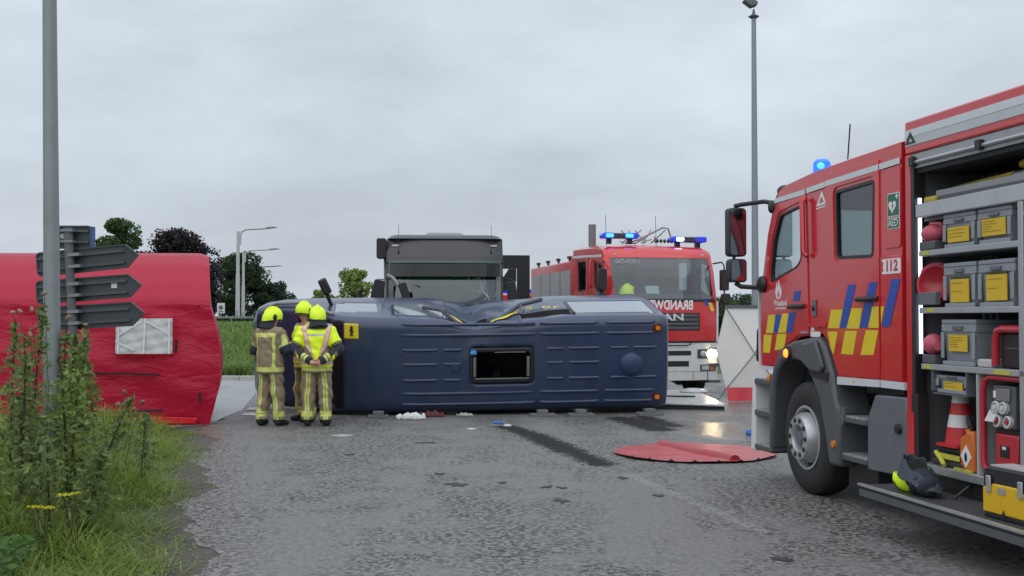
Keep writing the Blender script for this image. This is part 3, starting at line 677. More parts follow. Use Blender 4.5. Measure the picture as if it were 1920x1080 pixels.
for (x0, z0, x1, z1) in ((-1.40, 1.14, -1.40, 1.70), (-.60, 1.14, -.60, 1.70), (-1.0, 1.14, -.98, 1.70), (-1.43, 1.42, -1.02, 1.66), (-.97, 1.66, -.58, 1.45), (-1.43, 1.33, -1.15, 1.20)):
    d = Vector((x1 - x0, 0, z1 - z0)).normalized(); q = Vector((-d.z, 0, d.x)) * .014
    sm.add([Vector((x0, -.142, z0)) - q, Vector((x0, -.142, z0)) + q, Vector((x1, -.142, z1)) + q, Vector((x1, -.142, z1)) - q], [(0, 1, 2, 3)])
sm.build('window_strap', mat('white webbing', (.74, .75, .77), .6), win)
rf = MB()
for i in range(15):
    z = 1.13 + i * .041
    for xa, s in ((-1.45, -1), (-.55, 1)):
        L_ = random.uniform(.04, .085); rf.add([(xa, -.13, z), (xa + s * L_, -.10, z + .008), (xa + s * L_ * .9, -.11, z + .03), (xa, -.135, z + .03)], [(0, 1, 2, 3)])
for i in range(22):
    x = -1.45 + i * .041; rf.add([(x, -.13, 1.14), (x + .036, -.13, 1.14), (x + .036, -.10, 1.10 - random.uniform(0, .03)), (x, -.10, 1.11)], [(0, 1, 2, 3)])
rf.build('window_ruffle', mat('red ruffle', (.6, .012, .03), .5, bump=.6, bscale=30), win, recalc=False)
BS = mat('black webbing', (.012, .012, .014), .8)
for nm, q in (('strap', [(-1.9, .82), (-.78, .80), (-.78, .83), (-1.9, .85)]), ('strap', [(-.13, .36), (-.10, .36), (-.11, .53), (-.14, .53)]), ('strap', [(-.52, 1.18), (-.49, 1.18), (-.48, 1.36), (-.51, 1.36)]), ('vent_opening', [(-1.5, .20), (-.7, .23), (-.72, .26), (-1.5, .235)])):
    MB().prism(q, 'y', -.16, -.12).build(nm, BS, tt)
MB().prism([(-1.6, .04), (-.2, .03), (-.16, .12), (-1.6, .17)], 'y', -.10, -.06).build('ground_skirt', mat('bright red vinyl', (.62, .012, .02), .3), tt, bevel=.01)
MB().ell((-.18, -.05, 1.90), (.02, .02, .02), 8, 6).build('toggle', BS, tt)

# ================================================================== FIREFIGHTERS
def person(loc, rz, H, pose, label, vest, seed, name='firefighter'):
    """turnout suit as one continuous surface grown from a posed skeleton; figure faces local +y"""
    J = dict(hipL=(-.095, 0, .93), hipR=(.095, 0, .93), kneeL=(-.125, .03, .52), kneeR=(.125, .03, .52), ankL=(-.14, -.01, .11), ankR=(.14, -.01, .11),
             shL=(-.205, -.01, 1.46), shR=(.205, -.01, 1.46), elL=(-.33, -.02, 1.19), elR=(.33, -.02, 1.19), wrL=(-.30, .18, 1.02), wrR=(.30, .18, 1.02), head=(0, .03, 1.70), chest=(0, 0, 1.36))
    J.update(pose); J = {k: np.array(v) for k, v in J.items()}; ph = seed * 1.7
    toe = {s: J['ank' + s] + np.array([(-.03 if s == 'L' else .03), .15, -.06]) for s in 'LR'}
    def wr(P, a): q = 3 * np.sin(9 * P[..., 1] + 7 * P[..., 0] + 4 * P[..., 2] + ph); return a * (np.sin(27 * P[..., 2] + 11 * P[..., 0] + q) * np.sin(9 * P[..., 0] + 8 * P[..., 1] + 5 * P[..., 2] + ph) + .35 * np.sin(47 * P[..., 2] - 25 * P[..., 0] + 1.6 * q))
    def f(P):
        leg = None
        for s in 'LR':
            d = smin(sd_cap(P, J['hip' + s], J['knee' + s], .125, .105, (1, .95, 1)), sd_cap(P, J['knee' + s], J['ank' + s], .104, .092), .05)
            leg = d if leg is None else np.minimum(leg, d)
        leg = smin(leg, sd_cap(P, (-.05, 0, .98), (.05, 0, .98), .135, .135, (1.1, .85, 1)), .06) + wr(P, .010) + .006 * np.sin(23 * P[..., 2] + 5 * P[..., 1] + 2 * ph) * np.sin(13 * P[..., 0] + ph)
        ft = None
        for s in 'LR':
            d = smin(sd_cap(P, J['ank' + s] + np.array([0, -.03, -.055]), toe[s], .052, .043), sd_cap(P, J['ank' + s] + np.array([0, -.02, -.03]), J['ank' + s] + np.array([0, 0, .1]), .06, .07), .03)
            ft = d if ft is None else np.minimum(ft, d)
        ft = np.maximum(ft, -P[..., 2])
        coat = smin(sd_cap(P, J['chest'] + np.array([-.06, 0, 0]), J['chest'] + np.array([.06, 0, 0]), .19, .19, (1.02, .72, 1)), sd_cap(P, (0, -.005, 1.0), J['chest'], .20, .19, (1.12, .80, 1)), .08)
        coat = np.maximum(coat, .80 + .02 * np.sin(P[..., 0] * 9) - P[..., 2] + .03)
        sk = sd_cap(P, (0, 0, .86), (0, 0, 1.1), .222, .20, (1.08, .80, 1)); sk = np.maximum(sk, .84 - P[..., 2]); coat = smin(coat, sk, .05)
        coat = smin(coat, sd_cap(P, J['shL'], J['shR'], .085, .085), .06)
        arm = None
        for s in 'LR':
            d = smin(sd_cap(P, J['sh' + s], J['el' + s], .090, .075), sd_cap(P, J['el' + s], J['wr' + s], .074, .060), .035)
            arm = d if arm is None else np.minimum(arm, d)
        up = smin(coat, arm, .03) + wr(P, .008)
        hd = smin(sd_ell(P, J['head'], (.078, .098, .115)), sd_cap(P, J['chest'] + np.array([0, 0, .1]), J['head'] - np.array([0, .01, .08]), .06, .055), .03)
        nose = sd_cap(P, J['head'] + np.array([0, .095, .01]), J['head'] + np.array([0, .118, -.028]), .008, .016)
        ears = np.minimum(sd_ell(P, J['head'] + np.array([-.08, -.005, -.005]), (.012, .022, .034)), sd_ell(P, J['head'] + np.array([.08, -.005, -.005]), (.012, .022, .034)))
        hd = smin(hd, nose, .012); hd = np.minimum(hd, ears)
        for sx_ in (-.032, .032): hd = np.maximum(hd, -sd_ell(P, J['head'] + np.array([sx_, .105, .012]), (.017, .016, .011)))
        hd = np.maximum(hd, -sd_ell(P, J['head'] + np.array([0, .108, -.058]), (.028, .014, .006)))
        return np.minimum(np.minimum(np.minimum(leg, up), ft), hd)
    V, F = surf(f, (-.56, -.42, -.02), (.56, .50, 1.86), .011)
    o = np_mesh(name, V, F, None, smooth=True); me = o.data
    for m_ in (TAN, STR, NAVY, BLK, SKIN): me.materials.append(m_)
    C = V[F].mean(1); E1 = V[F[:, 2]] - V[F[:, 0]]; E2 = V[F[:, 3]] - V[F[:, 1]]; NN = np.cross(E1, E2); NN /= np.linalg.norm(NN, axis=1)[:, None] + 1e-9
    X, Y, Z = C.T; mi = np.zeros(len(F), np.int32)
    def near(a, b, r): return sd_cap(C, a, b, r, r) < 0
    legz = (Z < .88) & (Z > .10)
    for s, sg_ in (('L', -1), ('R', 1)):
        K, A_, Hh = J['knee' + s], J['ank' + s], J['hip' + s]
        cx = np.where(Z > K[2], K[0] + (Hh[0] - K[0]) * (Z - K[2]) / (Hh[2] - K[2]), A_[0] + (K[0] - A_[0]) * (Z - A_[2]) / (K[2] - A_[2])) + sg_ * .012 + .005 * np.sin(Z * 17 + ph)
        side = (X * sg_ > 0) if abs(J['kneeL'][0] - J['kneeR'][0]) > .1 else np.ones(len(X), bool)
        v = (np.abs(X - cx) < .036) & (np.abs(X - cx) > .006) & legz & side & (Z < .84) & (np.abs(NN[:, 1]) > .15); mi[v] = 1
    mi[(Z > .155) & (Z < .235) & ~((Z > .19) & (Z < .20))] = 1
    mi[Z < .105] = 3
    body = (np.abs(X) < .30) & (Z > .86) & (Z < 1.52)
    onarm = np.zeros(len(X), bool)
    for s in 'LR':
        onarm |= near(J['sh' + s] * .3 + J['el' + s] * .7, J['wr' + s], .095)
    bk = body & ~onarm
    mi[bk & (Z > .865) & (Z < .935)] = 1
    mi[bk & (Z > 1.40) & (Z < 1.47) & (np.abs(X) < .2)] = 1
    mi[bk & (np.abs(np.abs(X) - .165) < .02) & (Z < 1.44) & (Z > .92)] = 1
    for s in 'LR':
        S_, El, Wr = J['sh' + s], J['el' + s], J['wr' + s]
        fa = near(El * .97 + Wr * .03, Wr, .088); lo = El + (Wr - El) * .1
        t = ((C - El) @ (Wr - El)) / ((Wr - El) @ (Wr - El))
        mi[fa & (t > .0) & onarm] = 2; mi[fa & onarm & (t > .62) & (t < .90) & ~((t > .74) & (t < .78))] = 1
        tu = ((C - S_) @ (El - S_)) / ((El - S_) @ (El - S_)); ua = near(S_, El, .11)
        mi[ua & (tu > .15) & (tu < 1) & (np.abs(X) > .2) & (np.abs((C - S_) @ np.array([0, 1, 0]) + .03) < .03)] = 1
        mi[ua & (tu > .72) & (np.abs(X) > .22)] = 2
    mi[near(J['head'] - np.array([0, 0, .1]), J['head'] + np.array([0, 0, .1]), .125) & (Z > 1.56)] = 4
    me.polygons.foreach_set('material_index', mi); me.update()
    o.location = loc; o.rotation_euler = (0, 0, rz); sc = H / 1.86; o.scale = (sc, sc, sc)
    tag(o, label, 'firefighter', 'firefighters beside the overturned minibus')
    # hands: palm, four fingers and a thumb
    for s, g in (('L', -1), ('R', 1)):
        w = J['wr' + s]; d = (w - J['el' + s]); d /= np.linalg.norm(d); inw = np.array([-g, 0, 0]); inw = inw - d * (inw @ d); inw /= np.linalg.norm(inw); up_ = np.cross(d, inw)
        glove = pose.get('gloves', True)
        def hf(P):
            q = sd_cap(P, w + d * .03, w + d * .095, .030, .036)
            for i, (ln, off) in enumerate(((.072, -.030), (.082, -.010), (.078, .010), (.06, .030))):
                b0 = w + d * .115 + up_ * off; b1 = b0 + d * ln * .5 + inw * ln * .22; b2 = b1 + d * ln * .25 + inw * ln * .45
                q = np.minimum(q, np.minimum(sd_cap(P, b0 - d * .02, b1, .0105, .010), sd_cap(P, b1, b2, .010, .0085)))
            th0 = w + d * .05 + up_ * -.028; th1 = th0 + d * .035 - up_ * .03 + inw * .02; th2 = th1 + d * .035 + inw * .015
            return smin(q, np.minimum(sd_cap(P, th0, th1, .013, .0115), sd_cap(P, th1, th2, .0115, .0095)), .008)
        c0 = w + d * .1; hv, hfc = surf(hf, c0 - .16, c0 + .16, .0062)
        np_mesh('glove' if glove else 'hand', hv, hfc, BLK if glove else SKIN, o, smooth=True)
    # helmet with brim, side ornaments, crest, visor and neck curtain
    h = J['head']; he = pose.get('headrot', 0); RM = Matrix.Rotation(he, 3, 'Z') @ Matrix.Rotation(pose.get('nod', 0), 3, 'X')
    def T(p): return tuple(RM @ Vector(p) + Vector(h))
    hm = MB(); n = 26; rings = []
    for j in range(13):
        t = j / 12; a = t * math.pi * .58; rings.append([T((.132 * math.sin(a) * math.cos(2 * math.pi * i / n), .162 * math.sin(a) * math.sin(2 * math.pi * i / n) - .01, .158 * math.cos(a) + .025 + (.035 * max(0, math.sin(2 * math.pi * i / n)) * t - (.045 * max(0, -math.sin(2 * math.pi * i / n))) * t))) for i in range(n)])
    hm.loft(rings, caps=True); hel = hm.build('helmet', HIV, o, angle=60)
    br = MB(); rr = []
    for q in (0, 1):
        rr.append([T((( .133 + .014 * q) * math.cos(2 * math.pi * i / n), (.16 + .018 * q) * math.sin(2 * math.pi * i / n) - .01, .025 + .158 * math.cos(math.pi * .575) + .035 * max(0, math.sin(2 * math.pi * i / n)) - .045 * max(0, -math.sin(2 * math.pi * i / n)) - .012 * q)) for i in range(n)])
    br.loft(rr, caps=False).build('brim', BLK, hel)
    MB().tube([T((0, .155 * math.sin(a), .166 * math.cos(a) + .025)) for a in np.linspace(-1.2, 1.2, 9)], [.008, .014, .016, .017, .017, .017, .016, .014, .008], 8).build('crest', HIV, hel)
    for g in (-1, 1):
        MB().ell(T((g * .125, .0, .03)), (.022, .036, .05), 10, 8, M=RM).build('side_plate', BLK, hel)
    MB().grid(lambda u, v: T(((.130 - .01 * v) * math.sin((u - .5) * 2.3), (.155 - .01 * v) * math.cos((u - .5) * 2.3) - .005, .055 - .085 * v)), 12, 4).build('visor', GLASSD, hel)
    nc = MB(); rings = []
    for j in range(7):
        t = j / 6; rings.append([T(((.118 + .03 * t + .012 * math.sin(5 * a + ph) * t) * math.cos(a), (.135 + .03 * t) * math.sin(a) - .015 - .03 * t, -.01 - .15 * t + .012 * math.sin(3 * a) * t)) for a in np.linspace(math.pi * .92, math.pi * 2.08, 20)])
    nc.loft(rings, caps=False, closed=False); k = nc.build('neck_curtain', NAVY, hel, angle=70); sm_ = k.modifiers.new('thickness', 'SOLIDIFY'); sm_.thickness = .012
    if vest:
        Cm = C; msk = (Z > .93) & (Z < 1.50) & ~onarm & (np.abs(X) < .285)
        for s in 'LR':
            tu = ((C - J['sh' + s]) @ (J['el' + s] - J['sh' + s])) / ((J['el' + s] - J['sh' + s]) @ (J['el' + s] - J['sh' + s]))
            msk |= near(J['sh' + s], J['el' + s], .12) & (tu < .62) & (Z > 1.2)
        msk &= ~((Z > 1.5) & (np.abs(X) < .07))
        vn = np.zeros_like(V)
        for q in range(4): np.add.at(vn, F[:, q], NN)
        vn /= np.linalg.norm(vn, axis=1)[:, None] + 1e-9; VV = V + vn * .012
        VV[:, 2] = np.where(VV[:, 2] < 1.0, VV[:, 2], VV[:, 2])
        FF = F[msk]; u, inv = np.unique(FF, return_inverse=True); vo = np_mesh('high_visibility_vest', VV[u], inv.reshape(-1, 4), None, o, smooth=True)
        ORG = mat('fluorescent orange', (1, .22, .05), .5); SIL = mat('silver reflective tape', (.62, .55, .52), .35)
        for m_ in (HIV, SIL, ORG): vo.data.materials.append(m_)
        c2 = C[msk]; x2, y2, z2 = np.abs(c2[:, 0]), c2[:, 1], c2[:, 2]; vi = np.zeros(len(c2), np.int32)
        line = .055 + .135 * np.clip((z2 - 1.0) / .5, 0, 1); dl = np.abs(x2 - line); tor = x2 < .24
        vi[(dl < .042) & (z2 > 1.03) & tor] = 2; vi[(dl < .027) & (z2 > 1.03) & tor] = 1
        vi[(z2 > .955) & (z2 < 1.035)] = 2; vi[(z2 > .965) & (z2 < 1.025)] = 1
        vi[(z2 > 1.405) & (z2 < 1.435) & (x2 < .13) & (y2 < 0)] = 1
        vo.data.polygons.foreach_set('material_index', vi); vo.data.update()
        sd = vo.modifiers.new('thickness', 'SOLIDIFY'); sd.thickness = .006
    return o
person((-3.83, 18.2, 0), R(-28), 1.86, dict(elL=(-.32, .0, 1.19), elR=(.32, .02, 1.19), wrL=(-.20, .25, 1.16), wrR=(.20, .25, 1.16), ankL=(-.15, -.03, .11), ankR=(.15, .04, .11), headrot=R(-35), head=(0, .05, 1.69), nod=R(-8)),
       'firefighter with bare tan coat back, left of the group', False, 1)
person((-3.09, 18.2, 0), R(4), 1.88, dict(elL=(-.36, -.08, 1.19), elR=(.36, -.08, 1.19), wrL=(-.10, -.25, 1.03), wrR=(.10, -.25, 1.03), kneeL=(-.13, .02, .52), kneeR=(.13, .02, .52), headrot=R(18), nod=R(-6), gloves=False),
       'firefighter in yellow vest with hands clasped behind his back', True, 2)
person((-3.40, 18.95, 0), R(125), 1.95, dict(elL=(-.32, .05, 1.2), elR=(.32, .05, 1.2), wrL=(-.16, .27, 1.18), wrR=(.16, .27, 1.18), headrot=R(20), nod=R(-4)),
       'firefighter facing left, mostly hidden behind the vested one', True, 3)

# ================================================================== OVERTURNED MINIBUS
NBLU = mat('navy van paint', (.020, .038, .092), .34, coat=.35, var=.16, scale=2.2, dirt=.35, bump=.12, bscale=2.2)
DKG = mat('painted interior shade', (.008, .008, .009), .9, spec=.1)  # near-black colour stands in for cabin shade where panes are missing
SKYG = mat('grey van glass', (.16, .20, .22), .12, coat=.8, var=.1)
bus = thing('minibus', 'dark blue minibus lying on its side with the roof facing us', 'minibus')
tau = R(7); yaw = R(6.5); rise = R(.7)
fw = Vector((-math.cos(yaw), -math.sin(yaw), -math.sin(rise))).normalized()
up = Vector((math.sin(yaw) * math.cos(tau), -math.cos(yaw) * math.cos(tau), -math.sin(tau))); up = (up - fw * up.dot(fw)).normalized(); lf = up.cross(fw)
bus.matrix_world = basis(Vector((-1.07, 22.75, 1.205)), fw, lf, up)
ST = [(3.86, .48, .98, .66), (3.78, .40, 1.14, .84), (3.62, .37, 1.22, .92), (3.3, .35, 1.34, .97), (3.0, .35, 1.46, .985), (2.75, .35, 1.80, .995), (2.55, .35, 2.12, .995), (2.35, .35, 2.38, .995),
      (2.18, .35, 2.50, .995), (1.95, .35, 2.585, .995), (1.6, .35, 2.65, .995), (1.0, .35, 2.69, .995), (.5, .35, 2.70, .995), (-3.2, .35, 2.70, .995), (-3.45, .36, 2.68, .985), (-3.56, .38, 2.64, .96), (-3.6, .42, 2.58, .92)]
def stat(x):
    for a, b in zip(ST[:-1], ST[1:]):
        if b[0] <= x <= a[0]:
            t = (a[0] - x) / (a[0] - b[0]); return [a[i] * (1 - t) + b[i] * t for i in range(4)]
    return list(ST[0] if x > 3.86 else ST[-1])
def hw(z, w): return w * (1 - .175 * max(0, (z - 1.08) / 1.62) ** 1.0) * (1 if z > .6 else 1 - .06 * (.6 - z) / .3)
def ring(x):
    _, zb, zt, w = stat(x); r = min(.20, (zt - zb) * .25); pts = []
    for side in (1, -1):
        p = [((w - .12), zb)]
        for i in range(22): z = zb + .04 + (zt - r - zb - .04) * i / 21; p.append((hw(z, w), z))
        yb = hw(zt - r, w)
        for i in range(1, 7): a = math.pi / 2 * i / 6; p.append((yb - r + r * math.cos(a), zt - r + r * math.sin(a) * 1.0))
        for i in range(1, 8): q = i / 8; p.append(((yb - r) * (1 - q), zt + .028 * math.sin(math.pi / 2 * q)))
        p = [(side * y, z) for y, z in p]
        pts.append(p)
    full = pts[0] + [(0, zt + .028)] + pts[1][::-1]
    out = []
    for y, z in full:
        X_ = x; Y_, Z_ = y, z
        if y < 0:                                                   # crushed upper flank where the truck struck it
            k = math.exp(-(abs(x + .12) / .40) ** 1.15) * min(1, max(0, (-y - .3) / .5))
            Y_ += .30 * k * (1 if z > 1.0 else .6) * (.55 + .45 * min(1, max(0, (2.62 - z) / .3))); Z_ -= .05 * k
            k2 = math.exp(-((x + 1.0) / .5) ** 2) * min(1, max(0, (-y - .4) / .4)); Y_ += .06 * k2
            Y_ += .012 * math.sin(x * 11 + z * 7) * math.exp(-((x + .2) / 1.1) ** 2)
        if z > 2.5 and y < -.2: Z_ -= .02 * math.exp(-((x + .1) / .3) ** 2)
        out.append((X_, Y_, Z_))
    return out
xsb = sorted(set([round(3.75 - .075 * i, 3) for i in range(98)] + [3.86, 3.82, 3.78, -3.56, -3.59]), reverse=True)
rings_b = [ring(x) for x in xsb]; nr = len(rings_b[0])
V = [p for r in rings_b for p in r]; Fq = [(i * nr + j, i * nr + (j + 1) % nr, (i + 1) * nr + (j + 1) % nr, (i + 1) * nr + j) for i in range(len(rings_b) - 1) for j in range(nr)]
Va = np.array(V); Fa = np.array(Fq); Cb = Va[Fa].mean(1); bx_, by_, bz_ = Cb.T; _, _, ztb, _ = np.array([stat(x) for x in bx_]).T
wind = (bx_ < 2.92) & (bx_ > 2.20) & (np.abs(by_) < .80 - .05 * (bx_ < 2.4)) & (bz_ > ztb - .16)
hatch = (bx_ > -1.15) & (bx_ < -.10) & (np.abs(by_ - .0) < .27) & (bz_ > 2.6)
def wsel(x0, x1, z0, z1, s=-1): return (bx_ > x0) & (bx_ < x1) & (bz_ > z0) & (bz_ < z1) & (by_ * s > .5)
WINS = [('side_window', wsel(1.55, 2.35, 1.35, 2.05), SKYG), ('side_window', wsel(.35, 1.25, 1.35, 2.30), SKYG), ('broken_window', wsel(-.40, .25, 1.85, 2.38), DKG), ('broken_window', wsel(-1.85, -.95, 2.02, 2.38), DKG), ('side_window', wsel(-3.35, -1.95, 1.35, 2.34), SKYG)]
allw = wind.copy(); 
for _, s, _ in WINS: allw |= s
HX0, HX1, HY0, HY1 = -1.10, -.06, -.265, .265
hatch = (bx_ > HX0) & (bx_ < HX1) & (by_ > HY0 - .03) & (by_ < HY1 + .03) & (bz_ > 2.6)
def sub(name, mask, m, parent, off=0., bev=0):
    FF = Fa[mask]; u, inv = np.unique(FF, return_inverse=True); o = np_mesh(name, Va[u], inv.reshape(-1, 4), m, parent, smooth=True); return o
body = sub('body', ~allw & ~hatch, NBLU, bus); body.data.set_sharp_from_angle(angle=R(35))
sd = body.modifiers.new('thickness', 'SOLIDIFY'); sd.thickness = .03; sd.offset = 1
wsh = sub('windscreen', wind, mat('dark screen glass', (.010, .012, .016), .35, spec=.25), bus)
for nm, s, m_ in WINS: sub(nm, s, m_, bus)
# floor and seats show through the hatch; painted dark sheets close the broken windows
MB().mm(-3.5, 2.3, -.85, .85, .62, .68).build('floor', mat('grey rubber floor', (.05, .05, .055), .8), bus)
MB().prism([(-3.52, .65), (-3.50, 2.5), (2.0, 2.3), (2.0, .65)], 'y', .78, .80).build('lining', mat('grey trim', (.09, .09, .095), .8), bus)
for i in range(4):
    for y in (-.5, .5):
        s_ = MB().mm(-2.8 + i * 1.1, -2.35 + i * 1.1, y - .24, y + .24, .95, 1.1); s_.mm(-2.85 + i * 1.1, -2.72 + i * 1.1, y - .24, y + .24, 1.05, 1.75).build('seat', mat('seat cloth', (.03, .035, .06), .9), bus, bevel=.03)
# dashboard and paper
MB().mm(2.0, 2.5, -.8, .8, 1.15, 1.32).build('dashboard', BLK, bus, bevel=.05)
MB().cyl((-3.45, 0, 2.45), (-3.45, 0, 2.44), .01).build('rear_fastener', BLK, bus)
# roof beads
zr = lambda x, y: stat(x)[2] + .028 * math.cos(min(1, abs(y) / .75) * math.pi / 2)
rows = {-.72: 'full', -.54: 'full', -.28: 'mid', -.03: 'mid', .25: 'mid', .49: 'full', .68: 'full'}
def bead(x0, x1, y):
    b = MB(); r_ = .022; k = 8
    b.grid(lambda u, v: (x0 + (x1 - x0) * u, y + (v - .5) * .06, zr(x0 + (x1 - x0) * u, y) - (.013 if abs(y) > .7 else 0) + .026 * math.sin(math.pi * v) ** .6 * min(1, 8 * u, 8 * (1 - u)) - .004), 16, 6)
    b.build('roof_bead', NBLU, bus, angle=60)
for y, kd in rows.items():
    if kd == 'full': segs = [(1.16, -1.18), (-1.26, -2.32), (-2.42, -3.34)]
    else: segs = [(1.16, .52), (.44, .12), (-1.38, -1.68), (-1.76, -2.34), (-2.52, -2.84), (-2.92, -3.38)]
    for a, b_ in segs:
        if not (kd == 'mid' and abs(y) < .1 and a in (-2.52, -2.92)): bead(a, b_, y)
# roof hatch: raised black frame round the open hole, broken lid brackets
fo = rrect(HX0 - .045, HX1 + .045, HY0 - .045, HY1 + .045, .08); fi = rrect(HX0 + .02, HX1 - .02, HY0 + .03, HY1 - .03, .06)
hf_ = MB().plate(fo, [fi], 'z', 2.70, 2.76).build('roof_hatch', mat('black hatch rubber', (.012, .013, .016), .5), bus, bevel=.02)
gr_ = mat('worn grey plastic', (.15, .15, .145), .6, dirt=.3)
for x in (HX0 + .03, HX1 - .07): MB().prism([(x, -.16), (x + .05, -.16), (x + .05, .2), (x, .2)], 'z', 2.74, 2.782).build('bracket', gr_, hf_, bevel=.015)
MB().tube([(HX0 + .05, .225, 2.79), (HX1 - .05, .225, 2.79)], .012).build('lower_edge', gr_, hf_); MB().tube([(HX0 + .1, -.235, 2.78), (HX0 + .4, -.24, 2.785), (HX1 - .4, -.235, 2.78)], .008).build('upper_edge', gr_, hf_)
MB().ell((-2.90, .02, 2.715), (.215, .215, .11), 24, 12, 0, math.pi / 2).build('roof_ventilator', mat('navy vent dome', (.026, .046, .11), .45), bus, angle=60)
MB().lathe([(.10, 0), (.085, .02), (.0, .026)], (.22, .03, 2.722), (0, 0, 1), 18).build('aerial_cap', NBLU, bus)
for y in (-.62, .62):
    lo_ = MB().prism(rrect(-3.44, -3.30, y - .065, y + .065, .03), 'z', zr(-3.3, y) - .02, zr(-3.3, y) + .02).build('marker_lamp', mat('red marker base', (.09, .012, .008), .4), bus)
    MB().prism(rrect(-3.41, -3.33, y - .04, y + .035, .02), 'z', zr(-3.3, y) + .021, zr(-3.3, y) + .05).build('lens', AMB, lo_)
# school-bus sticker and paper on the windscreen, wing mirror pointing up
def on_screen(x, y, d=.012): return Vector((x, y, stat(x)[2] + .028 * math.cos(min(1, abs(y) / .8) * math.pi / 2) + d))
def quad_patch(x0, x1, y0, y1, m_, nm, parent, d=.012):
    o = MB().grid(lambda u, v: on_screen(x0 + (x1 - x0) * u, y0 + (y1 - y0) * v, d), 8, 8).build(nm, m_, parent, recalc=False); s_ = o.modifiers.new('thickness', 'SOLIDIFY'); s_.thickness = .004; return o
st = quad_patch(1.90, 2.15, -.75, -.48, mat('sticker yellow', (.70, .56, .03), .45), 'school_sticker', bus, .014)
pic = MB()
for (px_, py_, s_) in ((2.02, -.65, 1.2), (2.02, -.57, 1)):
    for q in ((0, -.03, .022), (0, .0, .028), (.02, .03, .012), (-.02, .03, .012)):
        c = on_screen(px_ + q[0] * s_, py_ + q[1] * s_, .0215); pic.ell(c, (q[2] * s_, q[2] * s_, .003), 8, 4)
pic.build('pictogram', BLK, st)
quad_patch(2.36, 2.50, -.72, -.36, mat('pale paper', (.42, .5, .48), .7), 'windscreen_paper', wsh, .012)
mr_ = MB(); mr_.box((2.52, -1.30, 1.52), (.16, .30, .12), Matrix.Rotation(R(24), 3, 'Z')); mo = mr_.build('wing_mirror', BLK, bus, bevel=.035); MB().tube([(2.40, -.93, 1.45), (2.45, -1.06, 1.48), (2.49, -1.2, 1.52)], .035).build('mirror_arm', BLK, mo)
# yellow flank stripe and phone number, buckled with the panel
def flank(x, z, d=.008):
    _, _, zt, w = stat(x); y = -hw(z, w); k = math.exp(-(abs(x + .12) / .40) ** 1.15) * min(1, max(0, (-y - .3) / .5)); yy = y + .30 * k * (.55 + .45 * min(1, max(0, (2.62 - z) / .3))); 
    k2 = math.exp(-((x + 1.0) / .5) ** 2); yy += .06 * k2 + .012 * math.sin(x * 11 + z * 7) * math.exp(-((x + .2) / 1.1) ** 2)
    return (x, yy - d, z)
for a, b_, z0, z1 in ((.30, -.08, 2.05, 2.46), (-.42, -1.02, 2.46, 1.82)):
    MB().grid(lambda u, v: flank(a + (b_ - a) * u, z0 + (z1 - z0) * u + .17 * (v - .5), .022), 14, 3).build('yellow_stripe', mat('stripe yellow', (.72, .55, .03), .45), bus, recalc=False)
p = Vector(flank(-1.34, 1.80, .03)); [text('phone_digit', ch, mat('stripe yellow'), bus, .22, basis(p - Vector((dx, 0, 0)), (-1, 0, 0), (0, -.17, -.98), (0, -.98, .17)), sx=1.5) for ch, dx in (('0', -.36), ('5', -.16), ('0', .16), ('8', .36))]
# crumpled pillar and bent trim lying over the dent
for pts, r_ in (([(.75, -.93, 1.75), (.45, -.92, 2.15), (.1, -.66, 2.40), (-.1, -.60, 2.44)], .035), ([(-.30, -.58, 2.43), (-.6, -.74, 2.15), (-1.0, -.95, 1.80), (-1.45, -1.02, 1.5)], .04), ([(-.92, -.86, 2.40), (-1.0, -.93, 2.0), (-1.1, -.96, 1.5)], .022), ([(-1.93, -.87, 2.40), (-1.90, -.90, 2.0), (-1.9, -.95, 1.4)], .02)):
    MB().tube(pts, r_, 8).build('bent_pillar', mat('scuffed navy trim', (.06, .07, .10), .5, dirt=.3), bus)
MB().tube([(1.2, -.90, 2.35), (1.28, -.93, 2.05), (1.3, -.96, 1.5)], .012).build('door_seam', BLK, bus); MB().tube([(.38, -.90, 2.36), (.36, -.93, 2.05), (.35, -.97, 1.5)], .012).build('door_seam', BLK, bus)
MB().tube([(3.74, -.80, 1.05), (3.4, -.97, 1.25), (2.92, -1.0, 1.45), (2.62, -.95, 1.95), (2.35, -.88, 2.25)], .028, 8).build('bonnet_edge_trim', mat('grey trim strip', (.25, .26, .27), .5), bus)
for x in (2.35, -2.05):
    for y in (-.82, .82):
        w_ = MB().lathe([(.16, -.11), (.33, -.11), (.355, -.08), (.355, .08), (.33, .11), (.16, .11)], (x, y, .36), (0, 1, 0), 24).build('wheel', RUB, bus); MB().lathe([(.05, -.06), (.20, -.06), (.20, .06), (.05, .06)], (x, y, .36), (0, 1, 0), 20).build('rim', STEEL, w_)
MB().mm(3.74, 3.90, -.75, .75, .42, .62).build('bumper', BLK, bus, bevel=.04)
for y in (-.7, .7): MB().ell((3.68, y, 1.0), (.12, .16, .12), 12, 8).build('headlight', mat('lamp glass', (.5, .52, .55), .15, coat=.6), bus)
# stabilising blocks under the roof edge
WB = mat('grey shoring block', (.14, .145, .15), .8, var=.2, dirt=.3)
def block(x, y, label, w=.24):
    t = thing('shoring_block', label, 'block', (x, y, 0), R(6), 'shoring blocks wedged under the minibus')
    MB().mm(-w, w, -.12, .14, 0, .05).build('base_block', WB, t, bevel=.006); MB().mm(-.09, .09, -.10, .12, .051, .115).build('top_block', WB, t, bevel=.006)
for x, y, lb, w in ((-2.28, 19.62, 'grey block under the minibus roof beside the firefighters', .17), (.53, 19.95, 'grey stepped block under the middle of the minibus', .22), (1.20, 20.02, 'grey stepped block right of the middle under the minibus', .22), (2.42, 20.2, 'grey block under the rear corner of the minibus', .22)): block(x, y, lb, w)

